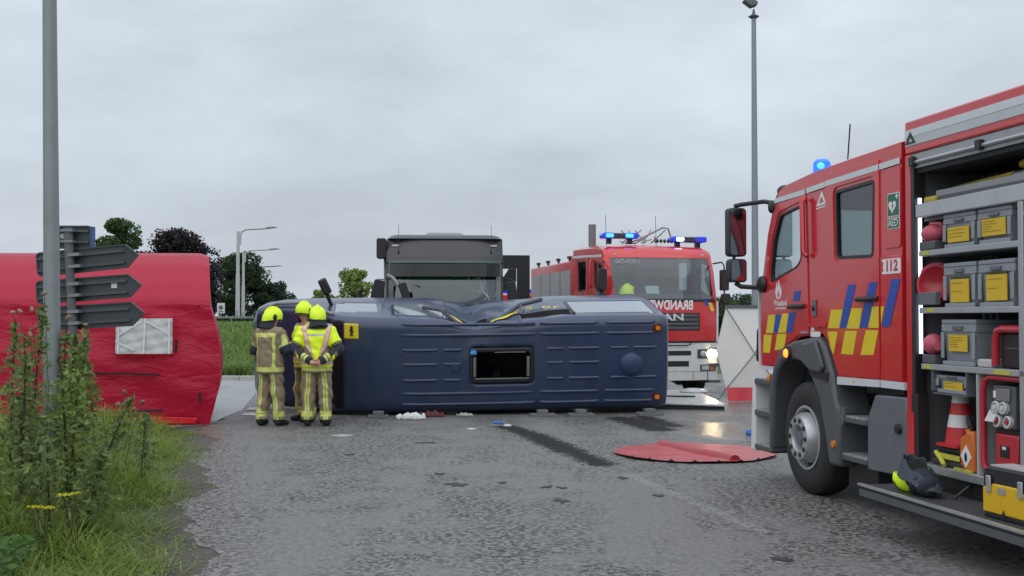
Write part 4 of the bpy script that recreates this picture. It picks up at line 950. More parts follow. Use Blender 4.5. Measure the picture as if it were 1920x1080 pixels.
# ================================================================== shared vehicle pieces
def wheel(parent, c, r, w, out, rimr=.29, dish=.0, name='wheel', nuts=10, rim_m=None, detail=True):
    """tyre on a disc wheel; out is the outward side (+1/-1 along y)"""
    rim_m = rim_m or STEEL; c = Vector(c); ax = (0, out, 0)
    t = MB(); t.lathe([(rimr, -w), (r * .80, -w - .01), (r * .965, -w + .03), (r, -w + .07), (r, -.06), (r * .97, -.02), (r * .80, .012), (rimr + .03, .0), (rimr, -.02)], c, ax, 44, caps=False); ty = t.build(name, RUB, parent, angle=50)
    if detail:
        g = MB()
        for q in range(3): g.lathe([(r + .003, -w * (.28 + .22 * q) - .008), (r + .003, -w * (.28 + .22 * q) + .008)], c, ax, 44, caps=False)
        g.build('tread_groove', BLK, ty)
    rm = MB(); rm.lathe([(rimr, -.30), (rimr, -.03), (rimr + .012, .004), (rimr - .012, .006), (rimr - .03, -.05), (rimr - .04, -.13)], c, ax, 36, caps=False)
    rm.build('rim', rim_m, ty, angle=40)
    d = MB(); pr = [(rimr - .045, -.13), (rimr * .80, -.02 + dish * .55), (rimr * .70, dish), (rimr * .44, dish + .004), (rimr * .40, dish - .03), (rimr * .38, dish - .09)]
    d.lathe(pr, c, ax, 36, caps=False); di = d.build('wheel_disc', rim_m, ty, angle=40)
    MB().lathe([(rimr * .39, dish - .09), (rimr * .24, dish - .04), (rimr * .22, dish - .01), (0.001, dish - .005)], c, ax, 20).build('hub', GRYL, ty)
    for i in range(nuts):
        a = 2 * math.pi * i / nuts; p = c + Vector((math.cos(a) * rimr * .57, out * (dish + .0035), math.sin(a) * rimr * .57))
        MB().cyl(p - Vector((0, out * .004, 0)), p + Vector((0, out * .006, 0)), .024, n=10).build('bolt_hole', DARK, di)
        p2 = c + Vector((math.cos(a + .3) * rimr * .90, out * (-.062 + dish * .24), math.sin(a + .3) * rimr * .90))
        dv = Vector((math.cos(a + .3) * .5, out * .86, math.sin(a + .3) * .5)); MB().cyl(p2 - dv * .02, p2 + dv * .010, .030, n=10).build('vent_hole', DARK, di)
    return ty
def cab_mirror(parent, c, w, h, d, M=None, face=None, nm='mirror', facedir=-1):
    o = MB().prism(rrect(-w / 2, w / 2, -h / 2, h / 2, min(w, h) * .2), 'x', -d / 2, d / 2)
    Mx = Matrix.Translation(c) @ (M or Matrix.Identity(4)); o.v = [tuple(Mx @ Vector(p)) for p in o.v]; ob = o.build(nm, BLK, parent, bevel=.015)
    f = MB().prism(rrect(-w / 2 + .012, w / 2 - .012, -h / 2 + .015, h / 2 - .015, min(w, h) * .15), 'x', facedir * (d / 2 + .001), facedir * (d / 2 + .005)); f.v = [tuple(Mx @ Vector(p)) for p in f.v]; f.build('mirror_glass', mat('mirror', (.25, .27, .29), .08, metal=1.0, var=.3), ob)
    return ob
class Front:
    """curved cab front: strips and patches that follow the plan curve. x forward, y across, z up"""
    def __init__(s, xs, W, c, y0=0.): s.xs = xs; s.W = W; s.c = c; s.y0 = y0
    def X(s, y, z):
        xz = np.interp(z, [p[0] for p in s.xs], [p[1] for p in s.xs]); return float(xz - s.c * abs((y - s.y0) / (s.W / 2)) ** 4)
    def strip(s, nm, m, parent, ya, yb, za, zb, off=0, th=.03, nu=24, nv=6, bevel=0):
        g = MB(); A = lambda o: (lambda u, v: (s.X(ya + (yb - ya) * u, za + (zb - za) * v) + off - o, ya + (yb - ya) * u, za + (zb - za) * v))
        g.grid(A(0), nu, nv); k = len(g.v); g.grid(A(th), nu, nv)
        bo = [i * (nv + 1) for i in range(nu + 1)] + [nu * (nv + 1) + j for j in range(1, nv + 1)] + [i * (nv + 1) + nv for i in range(nu - 1, -1, -1)] + [j for j in range(nv - 1, 0, -1)]
        g.add([], []); g.f += [(bo[i], bo[(i + 1) % len(bo)], k + bo[(i + 1) % len(bo)], k + bo[i]) for i in range(len(bo))]
        return g.build(nm, m, parent, bevel=bevel, angle=40)

# ================================================================== DARK TRUCK behind the minibus
GT = mat('dark grey truck paint', (.042, .042, .047), .4, coat=.2, var=.1, dirt=.15); GTL = mat('light grey truck trim', (.23, .235, .25), .5, dirt=.2)
tk = thing('lorry', 'dark grey lorry cab that struck the minibus, cracked windscreen', 'lorry', (-1.37, 23.45, 0), R(-90 + 4))
fr = Front([(0.3, 0), (1.9, 0), (2.1, -.02), (2.86, -.20), (2.95, -.22), (3.35, -.40), (3.42, -.46)], 2.46, .20)
fr.strip('windscreen', glass('lorry windscreen', (.55, .64, .62), .17), tk, -1.1, 1.1, 1.62, 2.80, 0, .01)
wvis = fr.strip('sun_visor', glass('green visor', (.12, .24, .18), .07), tk, -1.14, 1.14, 2.56, 2.86, .14, .012); 
for y in (-.85, 0, .85): MB().mm(fr.X(y, 2.7) + .0, fr.X(y, 2.7) + .15, y - .012, y + .012, 2.55, 2.60).build('visor_bracket', BLK, wvis)
fr.strip('visor_lip', mat('green visor lip', (.045, .085, .07), .35, coat=.4), tk, -1.16, 1.16, 2.835, 2.90, .17, .03)
fr.strip('roof_front', GT, tk, -1.21, 1.21, 2.86, 3.36, .0, .03)
fr.strip('front_panel', GT, tk, -1.21, 1.21, .95, 1.60, .0, .04); fr.strip('bumper', GTL, tk, -1.23, 1.23, .30, .90, .03, .06)
for z in (1.05, 1.18, 1.31, 1.44): fr.strip('grille_slat', BLK, tk, -.8, .8, z, z + .06, .015, .02)
for s in (-1, 1): MB().mm(fr.X(s * .95, .6) + .03, fr.X(s * .95, .6) + .06, s * .95 - .16, s * .95 + .16, .52, .68).build('headlight', mat('lamp glass'), tk)
MB().loft([[(-x, y * (1 - .05 * i), 3.36 + dz) for x, y in rrect(.36 + .1 * i, 2.1, -1.2, 1.2, .2)] for i, dz in ((0, 0), (1, .06), (2, .09))]).build('roof', GT, tk, angle=50)
MB().loft([[(-x, y, 3.45 + dz) for x, y in rrect(.75 + .12 * i, 1.5 - .12 * i, -.42 + .05 * i, .42 - .05 * i, .12)] for i, dz in ((0, 0), (1, .07))]).build('roof_hatch', GTL, tk)
for s in (-1, 1):
    sp_ = [(-.20, .95), (-.22, 2.0), (-.42, 2.86), (-.62, 3.36), (-2.1, 3.36), (-2.1, .95)]
    MB().plate(sp_, [round_poly([(-.55, 1.75), (-.62, 2.55), (-1.35, 2.62), (-1.35, 1.75)], .08)], 'y', s * 1.17, s * 1.21).build('cab_side', GT, tk)
    MB().prism(round_poly([(-.55, 1.75), (-.62, 2.55), (-1.35, 2.62), (-1.35, 1.75)], .08), 'y', s * 1.185, s * 1.195).build('side_window', GLASS, tk)
    fr.strip('pillar', GTL, tk, s * 1.06, s * 1.16, 1.55, 2.90, .012, .04, 4)
    MB().tube([(-.05, s * .95, 3.08), (-.05, s * .95, 3.62)], .004).build('aerial', BLK, tk); MB().ell((-.10, s * .95, 3.06), (.02, .02, .05), 8, 6).build('aerial_foot', BLK, tk)
    fr.strip('marker_lamp', mat('pale lamp lens', (.5, .48, .45), .3), tk, s * 1.02 - .07, s * 1.02 + .07, 3.20, 3.235, .02, .03, 4, 2)
    wheel(tk, (-1.45, s * 1.14, .52), .52, .3, s, detail=False)
MB().mm(-2.1, -2.06, -1.17, 1.17, .95, 3.36).build('rear_wall', GT, tk); MB().mm(-2.0, -.3, -1.15, 1.15, .95, 1.05).build('cab_floor', DARK, tk); MB().mm(-.62, -.2, -1.1, 1.1, 1.42, 1.66).build('dashboard', mat('grey dashboard', (.10, .11, .11), .7), tk, bevel=.04)
for s in (-.55, .55): MB().mm(-1.6, -1.45, s - .25, s + .25, 1.5, 2.35).mm(-1.5, -1.0, s - .25, s + .25, 1.4, 1.55).build('seat', mat('grey seat', (.06, .065, .07), .9), tk, bevel=.04)
# windscreen crack lines and wiper
ck = MB()
for i in range(9):
    a = random.uniform(0, 6.28); y0, z0 = .88, 2.15; pts = []
    for j in range(5): rr = .11 * j * random.uniform(.7, 1.1); pts.append((y0 + min(.18, rr * math.cos(a)), z0 + rr * math.sin(a) * 1.6)); a += random.uniform(-.35, .35)
    ck.tube([(fr.X(y, z) + .004, y, z) for y, z in pts], .0035, 4)
ck.build('glass_cracks', mat('cracked glass', (.62, .66, .66), .3), tk)
MB().tube([(fr.X(.1, 1.7) + .03, .1, 1.66), (fr.X(.5, 1.8) + .03, .5, 1.74), (fr.X(.9, 1.75) + .03, .85, 1.70)], .014).build('wiper', BLK, tk); MB().tube([(fr.X(-.7, 1.7) + .03, -.7, 1.66), (fr.X(-.2, 1.8) + .03, -.2, 1.75)], .014).build('wiper', BLK, tk)
# mirrors: kerb mirror on a curved arm, rear mirrors on the left of the picture (lorry's right, y<0)
YR = -1
arm = MB().tube([(-.15, YR * 1.12, 2.52), (.05, YR * 1.16, 2.58), (.22, YR * 1.05, 2.52), (.32, YR * .95, 2.38), (.35, YR * .88, 2.33)], .035).build('mirror_arm', GTL, tk)
cab_mirror(tk, (.36, YR * .82, 2.25), .17, .34, .12, Matrix.Rotation(R(18), 4, 'X'), nm='kerb_mirror')
cab_mirror(tk, (-.02, YR * 1.36, 2.28), .24, .42, .14, Matrix.Rotation(R(-14), 4, 'X'), nm='mirror'); cab_mirror(tk, (-.02, YR * 1.33, 1.86), .22, .26, .14, nm='mirror')
MB().tube([(-.25, YR * 1.18, 2.50), (0, YR * 1.34, 2.50), (0, YR * 1.34, 1.7), (-.25, YR * 1.18, 1.66)], .018).build('mirror_frame', BLK, tk)
MB().tube([(.02, YR * 1.22, 2.5), (.02, YR * 1.21, 1.6)], .03).build('grab_rail', GTL, tk)
cab_mirror(tk, (-.62, YR * 1.32, 3.16), .20, .42, .34, nm='air_horn_box')
MB().tube([(-.7, YR * 1.25, 3.0), (-.75, YR * 1.24, 2.4), (-.8, YR * 1.22, 1.4)], .03).build('side_pipe', GTL, tk); MB().mm(-1.9, -1.2, YR * 1.50, YR * 1.22, 1.2, 2.3).build('side_cabinet', BLK, tk, bevel=.03)
MB().tube([(-.2, YR * 1.75, 1.95), (-.2, YR * 1.75, 2.28)], .05).build('exhaust_stub', BLK, tk); MB().tube([(-.2, YR * 1.85, 1.95), (-.1, YR * 1.65, 2.05), (-.1, YR * 1.45, 2.0), (-.1, YR * 1.3, 1.8)], .05).build('torn_hose', GTL, tk)
cab_mirror(tk, (-.05, 1.38, 2.2), .20, .52, .14, Matrix.Rotation(R(8), 4, 'X')); MB().tube([(-.25, 1.18, 2.55), (-.05, 1.38, 2.5), (-.05, 1.38, 1.8), (-.25, 1.18, 1.75)], .02).build('mirror_frame', BLK, tk)
MB().mm(-6.5, -1.9, -.45, .45, .75, .95).build('chassis', BLK, tk)
for s in (-1, 1): wheel(tk, (-5.0, s * 1.14, .52), .52, .5, s, detail=False)
# black braced frame carried behind the cab
fm = thing('steel_frame', 'black steel frame with diagonal braces behind the lorry', 'steel frame', (-.40, 27.0, .95), R(6))
BF = mat('black painted steel', (.014, .015, .018), .5)
MB().mm(-.9, .82, -.05, .05, 1.92, 2.24).build('top_beam', BF, fm); MB().mm(.52, .82, -.06, .06, 0, 1.915).build('upright', BF, fm); MB().mm(-.9, -.6, -.06, .06, 0, 1.915).build('upright', BF, fm); MB().mm(-.9, .82, -.06, .06, -.95, -.004).build('bottom_beam', BF, fm)
MB().prism([(.50, 1.915), (.50, 1.62), (-.30, .95), (-.42, 1.12), (.12, 1.6), (.32, 1.915)], 'y', -.03, .03).build('brace', BF, fm); MB().prism([(-.55, 1.9), (-.40, 1.9), (.51, .75), (.51, .5)], 'y', .035, .055).build('brace', BF, fm)

# ================================================================== FIRE ENGINES (crew cab shared by both)
def zmap(k): return lambda z: z if z < 1.2 else 1.2 + (z - 1.2) * k
def crew_cab(root, zf, paint, near):
    """root origin: left-side plane at the front axle, x forward, y left (0 = left side), z up"""
    WD = 2.5; S = lambda pts: [(-s, zf(z)) for s, z in pts]
    prof = [(-1.06, 1.19), (-1.09, 1.46), (-1.05, 2.02), (-.87, 2.58), (-.72, 2.86), (-.58, 3.0), (-.46, 3.04), (.28, 3.10), (1.04, 3.12), (1.87, 3.14), (1.87, 1.17), (.72, 1.17), (.60, 1.36), (.50, 1.50), (.40, 1.56), (-.10, 1.52), (-.40, 1.42), (-.60, 1.27), (-.68, 1.17), (-.7, 1.19)]
    fwin = round_poly([(-.56, 2.76), (-.02, 2.82), (-.05, 2.27), (-.16, 2.20), (-.80, 2.07), (-.80, 2.2), (-.72, 2.5)], .05); cwin = round_poly([(.68, 2.87), (1.42, 2.89), (1.39, 2.22), (.70, 2.24)], .06)
    for side, y in (('left', 0.), ('right', -WD)):
        g = 1 if side == 'left' else -1; ya, yb = (y - .045 * g, y)
        c = MB().plate(S(prof), [S(fwin), S(cwin)], 'y', ya, yb).build('cab_side', paint, root)
        for nm, w, gl in (('front_window', fwin, GLASS), ('crew_window', cwin, GLASSD)):
            fr_ = MB().plate(S(w), [S(inset(w, .018 if nm == 'front_window' else .028))], 'y', y - .04 * g, y + .004 * g).build(nm, BLK, root)
            MB().prism(S(inset(w, .016 if nm == 'front_window' else .026)), 'y', y - .024 * g, y - .016 * g).build('pane', gl, fr_)
        d = .006 * g
        # doors with shut lines, lower sills, handles
        for nm, q in (('front_door', [(-.98, 1.22), (-1.0, 2.0), (-.80, 2.62), (-.66, 2.87), (.07, 2.91), (.13, 1.55), (-.14, 1.53), (-.46, 1.41), (-.66, 1.22)]), ('crew_door', [(.50, 1.56), (.50, 3.04), (1.51, 3.05), (1.50, 1.19), (.735, 1.19), (.62, 1.37), (.53, 1.50)])):
            hole = fwin if nm == 'front_door' else cwin
            MB().plate(S(round_poly(q, .03)), [S(inset(hole, -.03))], 'y', y - .002 * g, y + .012 * g).build(nm, paint, root, bevel=.006)
        MB().plate(S(round_poly([(1.60, 2.28), (1.60, 2.95), (1.86, 2.95), (1.86, 2.28)], .04)), [], 'y', y, y + .010 * g).build('rear_panel', paint, root, bevel=.008)
        MB().plate(S([(1.53, 1.19), (1.53, 2.22), (1.868, 2.22), (1.868, 1.19)]), [], 'y', y, y + .011 * g).build('rear_panel', paint, root, bevel=.006)
        for q, ln in (((-.12, 1.815), .15), ((1.31, 1.865), .17)):
            MB().tube([(-(q[0] - ln), y + .015 * g, zf(q[1])), (-(q[0] - ln * .8), y + .05 * g, zf(q[1])), (-(q[0] + ln * .8), y + .05 * g, zf(q[1] + .004)), (-(q[0] + ln), y + .015 * g, zf(q[1] + .004))], .022, 8).build('door_handle', BLK, root)
        MB().mm(-.505, -.09, y + .001 * g, y + .020 * g, zf(1.62), zf(1.66)).build('panel_crease', paint, root)
        MB().tube([(-.14, y + .03 * g, zf(2.30)), (-.115, y + .06 * g, zf(2.34)), (-.10, y + .06 * g, zf(2.82)), (-.10, y + .03 * g, zf(2.86))], .028, 8).build('grab_rail', paint, root)
        for q in ([(-.66, 2.885), (.07, 2.905), (.07, 2.955), (-.66, 2.935)], [(.10, 2.908), (.50, 2.925), (.50, 2.975), (.10, 2.958)], [(.51, 2.93), (1.51, 2.955), (1.51, 3.005), (.51, 2.98)], [(1.53, 2.955), (1.868, 2.965), (1.868, 3.015), (1.53, 3.005)]):
            MB().prism(S(q), 'y', y + .0125 * g, y + .0155 * g).build('reflective_strip', REFW, root)
        for q in ([(.72, 1.10), (1.50, 1.12), (1.50, 1.18), (.72, 1.17)], [(1.525, 1.12), (1.90, 1.12), (1.90, 1.18), (1.525, 1.18)], [(-1.07, 1.165), (-.70, 1.165), (-.70, 1.20), (-1.07, 1.20)], [(-1.105, 1.2), (-1.125, 2.0), (-1.095, 2.0), (-1.07, 1.2)]):
            MB().prism([(-s, z) for s, z in q] if q[0][1] < 1.2 else S(q), 'y', y - .03 * g, y + .014 * g).build('sill', REFW, root)
        # chequered flashes
        YB = dict(b=[[(.95, 2.0), (1.10, 2.0), (.91, 1.615), (.77, 1.615)], [(1.34, 2.01), (1.48, 2.01), (1.31, 1.62), (1.15, 1.62)], [(1.72, 2.03), (1.86, 2.02), (1.68, 1.63), (1.54, 1.63)], [(-.65, 1.74), (-.50, 1.74), (-.60, 1.55), (-.72, 1.55)], [(-.32, 1.76), (-.16, 1.76), (-.25, 1.56), (-.39, 1.56)], [(-.19, 1.97), (-.04, 1.97), (-.08, 1.87), (-.23, 1.87)]],
                  y=[[(.61, 1.78), (.84, 1.78), (.77, 1.61), (.54, 1.61)], [(1.01, 1.79), (1.21, 1.79), (1.15, 1.61), (.91, 1.61)], [(1.38, 1.80), (1.495, 1.80), (1.495, 1.62), (1.30, 1.62)], [(1.535, 1.80), (1.59, 1.80), (1.54, 1.65)], [(.53, 1.58), (.74, 1.58), (.65, 1.37), (.60, 1.42)], [(.89, 1.59), (1.11, 1.59), (1.03, 1.38), (.80, 1.38)], [(1.27, 1.60), (1.49, 1.60), (1.40, 1.39), (1.17, 1.38)],
                     [(-.84, 1.735), (-.66, 1.74), (-.72, 1.55), (-.91, 1.545)], [(-.49, 1.75), (-.33, 1.75), (-.40, 1.56), (-.60, 1.55)], [(-.96, 1.53), (-.75, 1.53), (-.81, 1.34), (-.99, 1.34)], [(-.62, 1.54), (-.39, 1.545), (-.44, 1.42), (-.50, 1.39), (-.68, 1.37)]])
        for k_, m_ in (('b', BLU), ('y', YEL)):
            for q in YB[k_]: MB().prism(S(q), 'y', y + .0125 * g, y + .0148 * g).build('blue_flash' if k_ == 'b' else 'yellow_flash', m_, root)
        # wheel arch
        ao = [(-.76, .36), (-.74, 1.02), (-.67, 1.20), (-.48, 1.40), (-.16, 1.48), (.36, 1.53), (.46, 1.48), (.52, 1.42), (.66, 1.2), (.73, .95), (.80, .88), (.80, .36), (.66, .36)]
        ai = [(.60, .36), (.53, .60), (.40, .95), (.18, 1.20), (0, 1.28), (-.18, 1.30), (-.42, 1.27), (-.58, 1.16), (-.66, .98), (-.70, .36)]
        ar = MB().prism([(-s, z) for s, z in ao + ai], 'y', y - .30 * g, y + .045 * g).build('wheel_arch', GRY, root, bevel=.03)
        MB().prism([(-s, z) for s, z in [(.06, 1.30), (.10, 1.46), (.40, 1.50), (.56, 1.25), (.50, 1.20), (.30, 1.20)]], 'y', y + .046 * g, y + .085 * g).build('arch_step', GRY, ar, bevel=.02)
        MB().prism([(-s, z) for s, z in [(.24, 1.16), (.60, 1.12), (.62, 1.20), (.22, 1.21)]], 'y', y + .02 * g, y + .055 * g).build('arch_gap', BLK, ar)
        lm = MB().lathe([(.07, 0), (.066, .03), (.05, .03)], (.26, y + .045 * g, 1.355), (0, g, 0), 16).build('side_indicator', BLK, root); MB().ell((.26, y + .072 * g, 1.355), (.045, .03, .045), 12, 8).build('lens', ORANGE_L, lm)
        MB().lathe([(.035, 0), (.032, .02), (0, .022)], (-.72, y + .046 * g, .56), (0, g, 0), 14).build('side_marker', AMB, root)
        # front steps beside the bumper
        if near: MB().prism([(-s, z) for s, z in [(-1.36, .28), (-1.30, 1.06), (-1.24, 1.06), (-1.22, .28)]], 'y', y - .3 * g, y + .01 * g).build('bumper_edge', WHITE, root, bevel=.015)
        MB().mm(.76, 1.24, y - .30 * g, y - .28 * g, .30, 1.15).build('step_back', GRY, root)
        MB().prism([(-s, z) for s, z in [(-.80, .32), (-.72, .32), (-.70, 1.0), (-.76, 1.12), (-.80, 1.12)]], 'y', y - .28 * g, y + .03 * g).build('step_side', GRY, root, bevel=.01)
        for z in (.30, .665, 1.0): 
            so_ = MB().mm(.78, 1.24, y - .27 * g, y + .012 * g, z, z + .055).build('step', GRY, root, bevel=.008); MB().mm(.80, 1.22, y - .22 * g, y + .005 * g, z + .0555, z + .066).build('tread', TREAD, so_)
        MB().ell((.80, y + .02 * g, 1.08), (.03, .03, .05), 10, 8).build('corner_indicator', AMB, root)
        if near: MB().prism([(-s, z) for s, z in [(-1.24, 1.24), (-1.22, 1.60), (-1.10, 1.58), (-1.10, 1.22)]], 'y', y - .18 * g, y - .005 * g).build('corner_lamp', mat('dark red lens', (.06, .008, .01), .2, coat=.5), root, bevel=.02)
        wheel(root, (0, y - .01 * g, .545), .545, .32, g, .30, .085 if near else .03)
        # crew steps behind the wheel
        MB().prism([(-s, z) for s, z in [(.82, .40), (.82, 1.10), (1.30, 1.12), (1.30, .40)]], 'y', y - .36 * g, y - .33 * g).build('step_back', GRY, root)
        for (a, b_, z) in ((.86, 1.27, .80), (.66, 1.27, .46)):
            so_ = MB().mm(-b_, -a, y - .325 * g, y + .015 * g, z - .03, z + .02).build('step', GRY, root, bevel=.008); MB().mm(-b_ + .015, -a - .015, y - .28 * g, y + .008 * g, z + .0205, z + .032).build('tread', TREAD, so_)
        MB().prism([(-s, z) for s, z in [(.66, .36), (.66, .62), (.84, .90), (.84, .78), (.70, .58), (.70, .36)]], 'y', y - .02 * g, y + .02 * g).build('step_cheek', GRYL, root, bevel=.006)
        MB().prism([(-s, z) for s, z in [(.70, .14), (.70, .46), (1.25, .43), (1.25, .22)]], 'y', y - .30 * g, y - .10 * g).build('mud_flap', BLK, root, bevel=.01)
        bxo = MB().prism([(-s, z) for s, z in [(1.28, .40), (1.28, .84), (1.42, 1.05), (1.93, 1.06), (1.93, .42)]], 'y', y - .40 * g, y + .012 * g).build('side_locker', GRYL, root, bevel=.012)
        MB().lathe([(.045, 0), (.04, .025), (.02, .03)], (-1.82, y + .013 * g, .80), (0, g, 0), 14).build('lock', BLK, bxo)
    # shell: roof, rear, floor, front
    rp = [(-.46, 3.04), (.28, 3.10), (1.04, 3.12), (1.87, 3.14)]
    MB().loft([[(-s, -.005 - WD * .002 + 0, zf(z)) for s, z in rp] + [(-s, -.005, zf(z) - .03) for s, z in rp[::-1]],
               [(-s, -.18, zf(z) + .07) for s, z in rp] + [(-s, -.18, zf(z) + .03) for s, z in rp[::-1]], [(-s, -WD / 2, zf(z) + .10) for s, z in rp] + [(-s, -WD / 2, zf(z) + .06) for s, z in rp[::-1]],
               [(-s, -WD + .18, zf(z) + .07) for s, z in rp] + [(-s, -WD + .18, zf(z) + .03) for s, z in rp[::-1]], [(-s, -WD + .005, zf(z)) for s, z in rp] + [(-s, -WD + .005, zf(z) - .03) for s, z in rp[::-1]]]).build('roof', paint, root, angle=40)
    F_ = Front([(.3, 1.30), (1.2, 1.32), (1.46, 1.345), (2.02, 1.31), (2.58, 1.13), (2.86, .98), (3.0, .84), (3.08, .66), (3.13, .46)] if zf(2) == 2 else [(.3, 1.30), (zf(1.2), 1.32), (zf(1.46), 1.345), (zf(2.02), 1.31), (zf(2.58), 1.13), (zf(2.86), .98), (zf(3.0), .84), (zf(3.08), .66), (zf(3.13), .46)], WD, .25, -WD / 2)
    def brow(u, v):
        y = -WD + .01 + (WD - .02) * u; ze = zf(3.04) + float(np.interp(y, [-WD, -WD + .18, -WD / 2, -.18, 0], [0, .07, .10, .07, 0])); a = (F_.X(y, zf(2.86)), zf(2.86)); c = (.46, ze); b = (.40 * a[0] + .60 * c[0] + .10, ze - .01)
        return ((1 - v) ** 2 * a[0] + 2 * v * (1 - v) * b[0] + v * v * c[0], y, (1 - v) ** 2 * a[1] + 2 * v * (1 - v) * b[1] + v * v * c[1])
    bo_ = MB().grid(brow, 30, 10).build('roof_front', paint, root, angle=60)
    wo = F_.strip('windscreen_surround', BLK, root, -WD + .10, -.10, zf(1.98), zf(2.04), .006, .03)
    F_.strip('windscreen', GLASS if near else glass('far windscreen', (.84, .88, .88), .10), root, -WD + .12, -.12, zf(2.04), zf(2.86), -.006, .01)
    for a, b_ in ((-WD + .005, -WD + .12), (-.12, -.005)): F_.strip('pillar', paint, root, a, b_, zf(2.0), zf(2.87), .003, .05, 5)
    F_.strip('front_panel', paint, root, -WD + .005, -.005, zf(1.20), zf(1.98), 0, .05)
    F_.strip('bumper', WHITE, root, -WD + (.32 if near else .005), -(.32 if near else .005), .36, 1.17, .02, .10)
    MB().mm(-1.86, -1.82, -WD + .05, -.05, 1.2, zf(3.1)).build('rear_wall', mat('grey cab lining', (.16, .17, .18), .8), root); MB().mm(-1.8, 1.0, -WD + .06, -.06, 1.30, 1.36).build('cab_floor', DARK, root)
    MB().mm(.62, 1.05, -WD + .16, -.16, zf(1.75), zf(2.13)).build('dashboard', mat('dark dashboard', (.03, .032, .035), .7), root, bevel=.05)
    for y in (-.5, -WD + .5): MB().mm(-.35, -.2, y - .24, y + .24, 1.7, zf(2.25)).mm(-.2, .3, y - .24, y + .24, 1.6, 1.8).build('seat', mat('grey seat'), root, bevel=.04)
    MB().mm(-1.75, -1.55, -WD + .2, -.2, 1.6, zf(2.5)).build('crew_bench', mat('blue grey seat', (.10, .12, .13), .9), root, bevel=.04)
    MB().lathe([(.21, -.012), (.225, 0), (.21, .012), (.19, 0)], (.52, -.55, zf(2.02)), (-.8, 0, .6), 20).build('steering_wheel', BLK, root)
    MB().mm(-6.6, 1.0, -1.65, -.85, .60, .90).build('chassis', BLK, root)
    return F_

# ---------------------------------------------------------------- far fire engine, facing us
fa = thing('fire_engine', 'red and white fire engine facing us behind the minibus', 'fire engine', (4.30, 26.3, 0), R(-90 + 11.5))
zk = zmap(1.10)
FF_ = crew_cab(fa, zk, RED2, False)
cy = -1.25; H = lambda y, z, d=0: Vector((FF_.X(y, z) + d, y, z))
for z0, z1 in ((1.47, 1.52), (1.56, 1.61), (1.65, 1.70), (1.74, 1.79)): FF_.strip('grille_slat', GRY, fa, cy - .62, cy + .72, z0, z1, .022, .03)
FF_.strip('grille', mat('dark grille', (.02, .021, .024), .5), fa, cy - .66, cy + .76, 1.44, 1.82, .008, .02)
FF_.strip('cab_skirt', BLK, fa, -2.45, -.05, 1.17, 1.21, .03, .04)
# mirrored lettering and maker's letters
Mx = basis(H(cy, 1.98, .006), (0, 1, 0), (0, 0, 1), (1, 0, 0)); WT = mat('white lettering', (.78, .78, .78), .45)
text('brandweer_lettering', 'BRANDWEER', WT, fa, .28, Mx @ Matrix.Diagonal((-1, 1, 1, 1)), sx=.72, bold=.008)
text('maker_letters', 'MAN', mat('chrome letters', (.75, .76, .78), .2, metal=.7), fa, .20, basis(H(cy, 1.72, .04), (0, 1, 0), (0, 0, 1), (1, 0, 0)), sx=1.7, depth=.02, bold=.006)
text('call_sign', 'OIZ-ARW-1', mat('pale print white', (.55, .58, .6), .5), fa, .13, basis(H(-2.02, zk(2.78), .01), (0, 1, 0), (0, 0, 1), (1, 0, 0)), sx=.85)
fl = lambda q, m_, nm: MB().add([H(cy + y, z, .004) for y, z in q] + [H(cy + y, z, .010) for y, z in q], [(3, 2, 1, 0), (4, 5, 6, 7), (0, 1, 5, 4), (1, 2, 6, 5), (2, 3, 7, 6), (3, 0, 4, 7)]).build(nm, m_, fa)
fl([(.86, 2.10), (.95, 2.10), (1.02, 1.98), (.93, 1.98)], BLU, 'blue_flash'); fl([(.98, 2.04), (1.09, 2.04), (1.16, 1.86), (1.06, 1.86)], YEL, 'yellow_flash')
# bumper openings, headlights, fog lamps, hose bracket
for z0, z1, a, b_ in ((.90, 1.00, -.55, .55), (.66, .78, -.50, .50)): FF_.strip('air_intake', BLK, fa, cy + a, cy + b_, z0, z1, .024, .03)
for s in (-1, 1):
    hl = FF_.strip('headlight', mat('dark lamp housing', (.05, .05, .05), .3, coat=.5), fa, cy + s * .95 - .25, cy + s * .95 + .25, .83, 1.03, .028, .04, 6)
    lamp = MB().ell(H(cy + s * 1.05, .93, .04), (.05, .15, .10), 14, 8).build('lit_lamp', lamp_mat('headlamp glow', (1, .80, .45), 30), hl)
    MB().ell(H(cy + s * .84, .93, .04), (.03, .07, .07), 12, 8).build('reflector', mat('lamp glass'), hl)
    fg = FF_.strip('fog_lamp', mat('dark lamp housing'), fa, cy + s * .97 - .20, cy + s * .97 + .22, .56, .70, .028, .03, 6); FF_.strip('indicator', AMB, fg, cy + s * 1.08 - .06, cy + s * 1.08 + .06, .585, .675, .034, .02, 4); FF_.strip('clear_lens', mat('lamp glass'), fg, cy + s * .9 - .09, cy + s * .9 + .09, .585, .675, .034, .02, 4)
    FF_.strip('bumper_groove', GRY, fa, cy + s * .6 - .006, cy + s * .6 + .006, .38, .56, .0225, .01, 2)
FF_.strip('bumper_groove', GRY, fa, -2.45, -.05, .545, .552, .0225, .01); MB().tube([H(cy - .5, 1.12, .06), H(cy + .45, 1.12, .06), H(cy + .52, 1.14, .06), H(cy + .54, 1.22, .05)], .014).build('tow_rail', BLK, fa)
text('bumper_lettering', 'VOLVOX', mat('pale pink print', (.75, .45, .45), .5), fa, .09, basis(H(cy + .98, 1.30, .008), (0, 1, 0), (0, 0, 1), (1, 0, 0))) if False else None
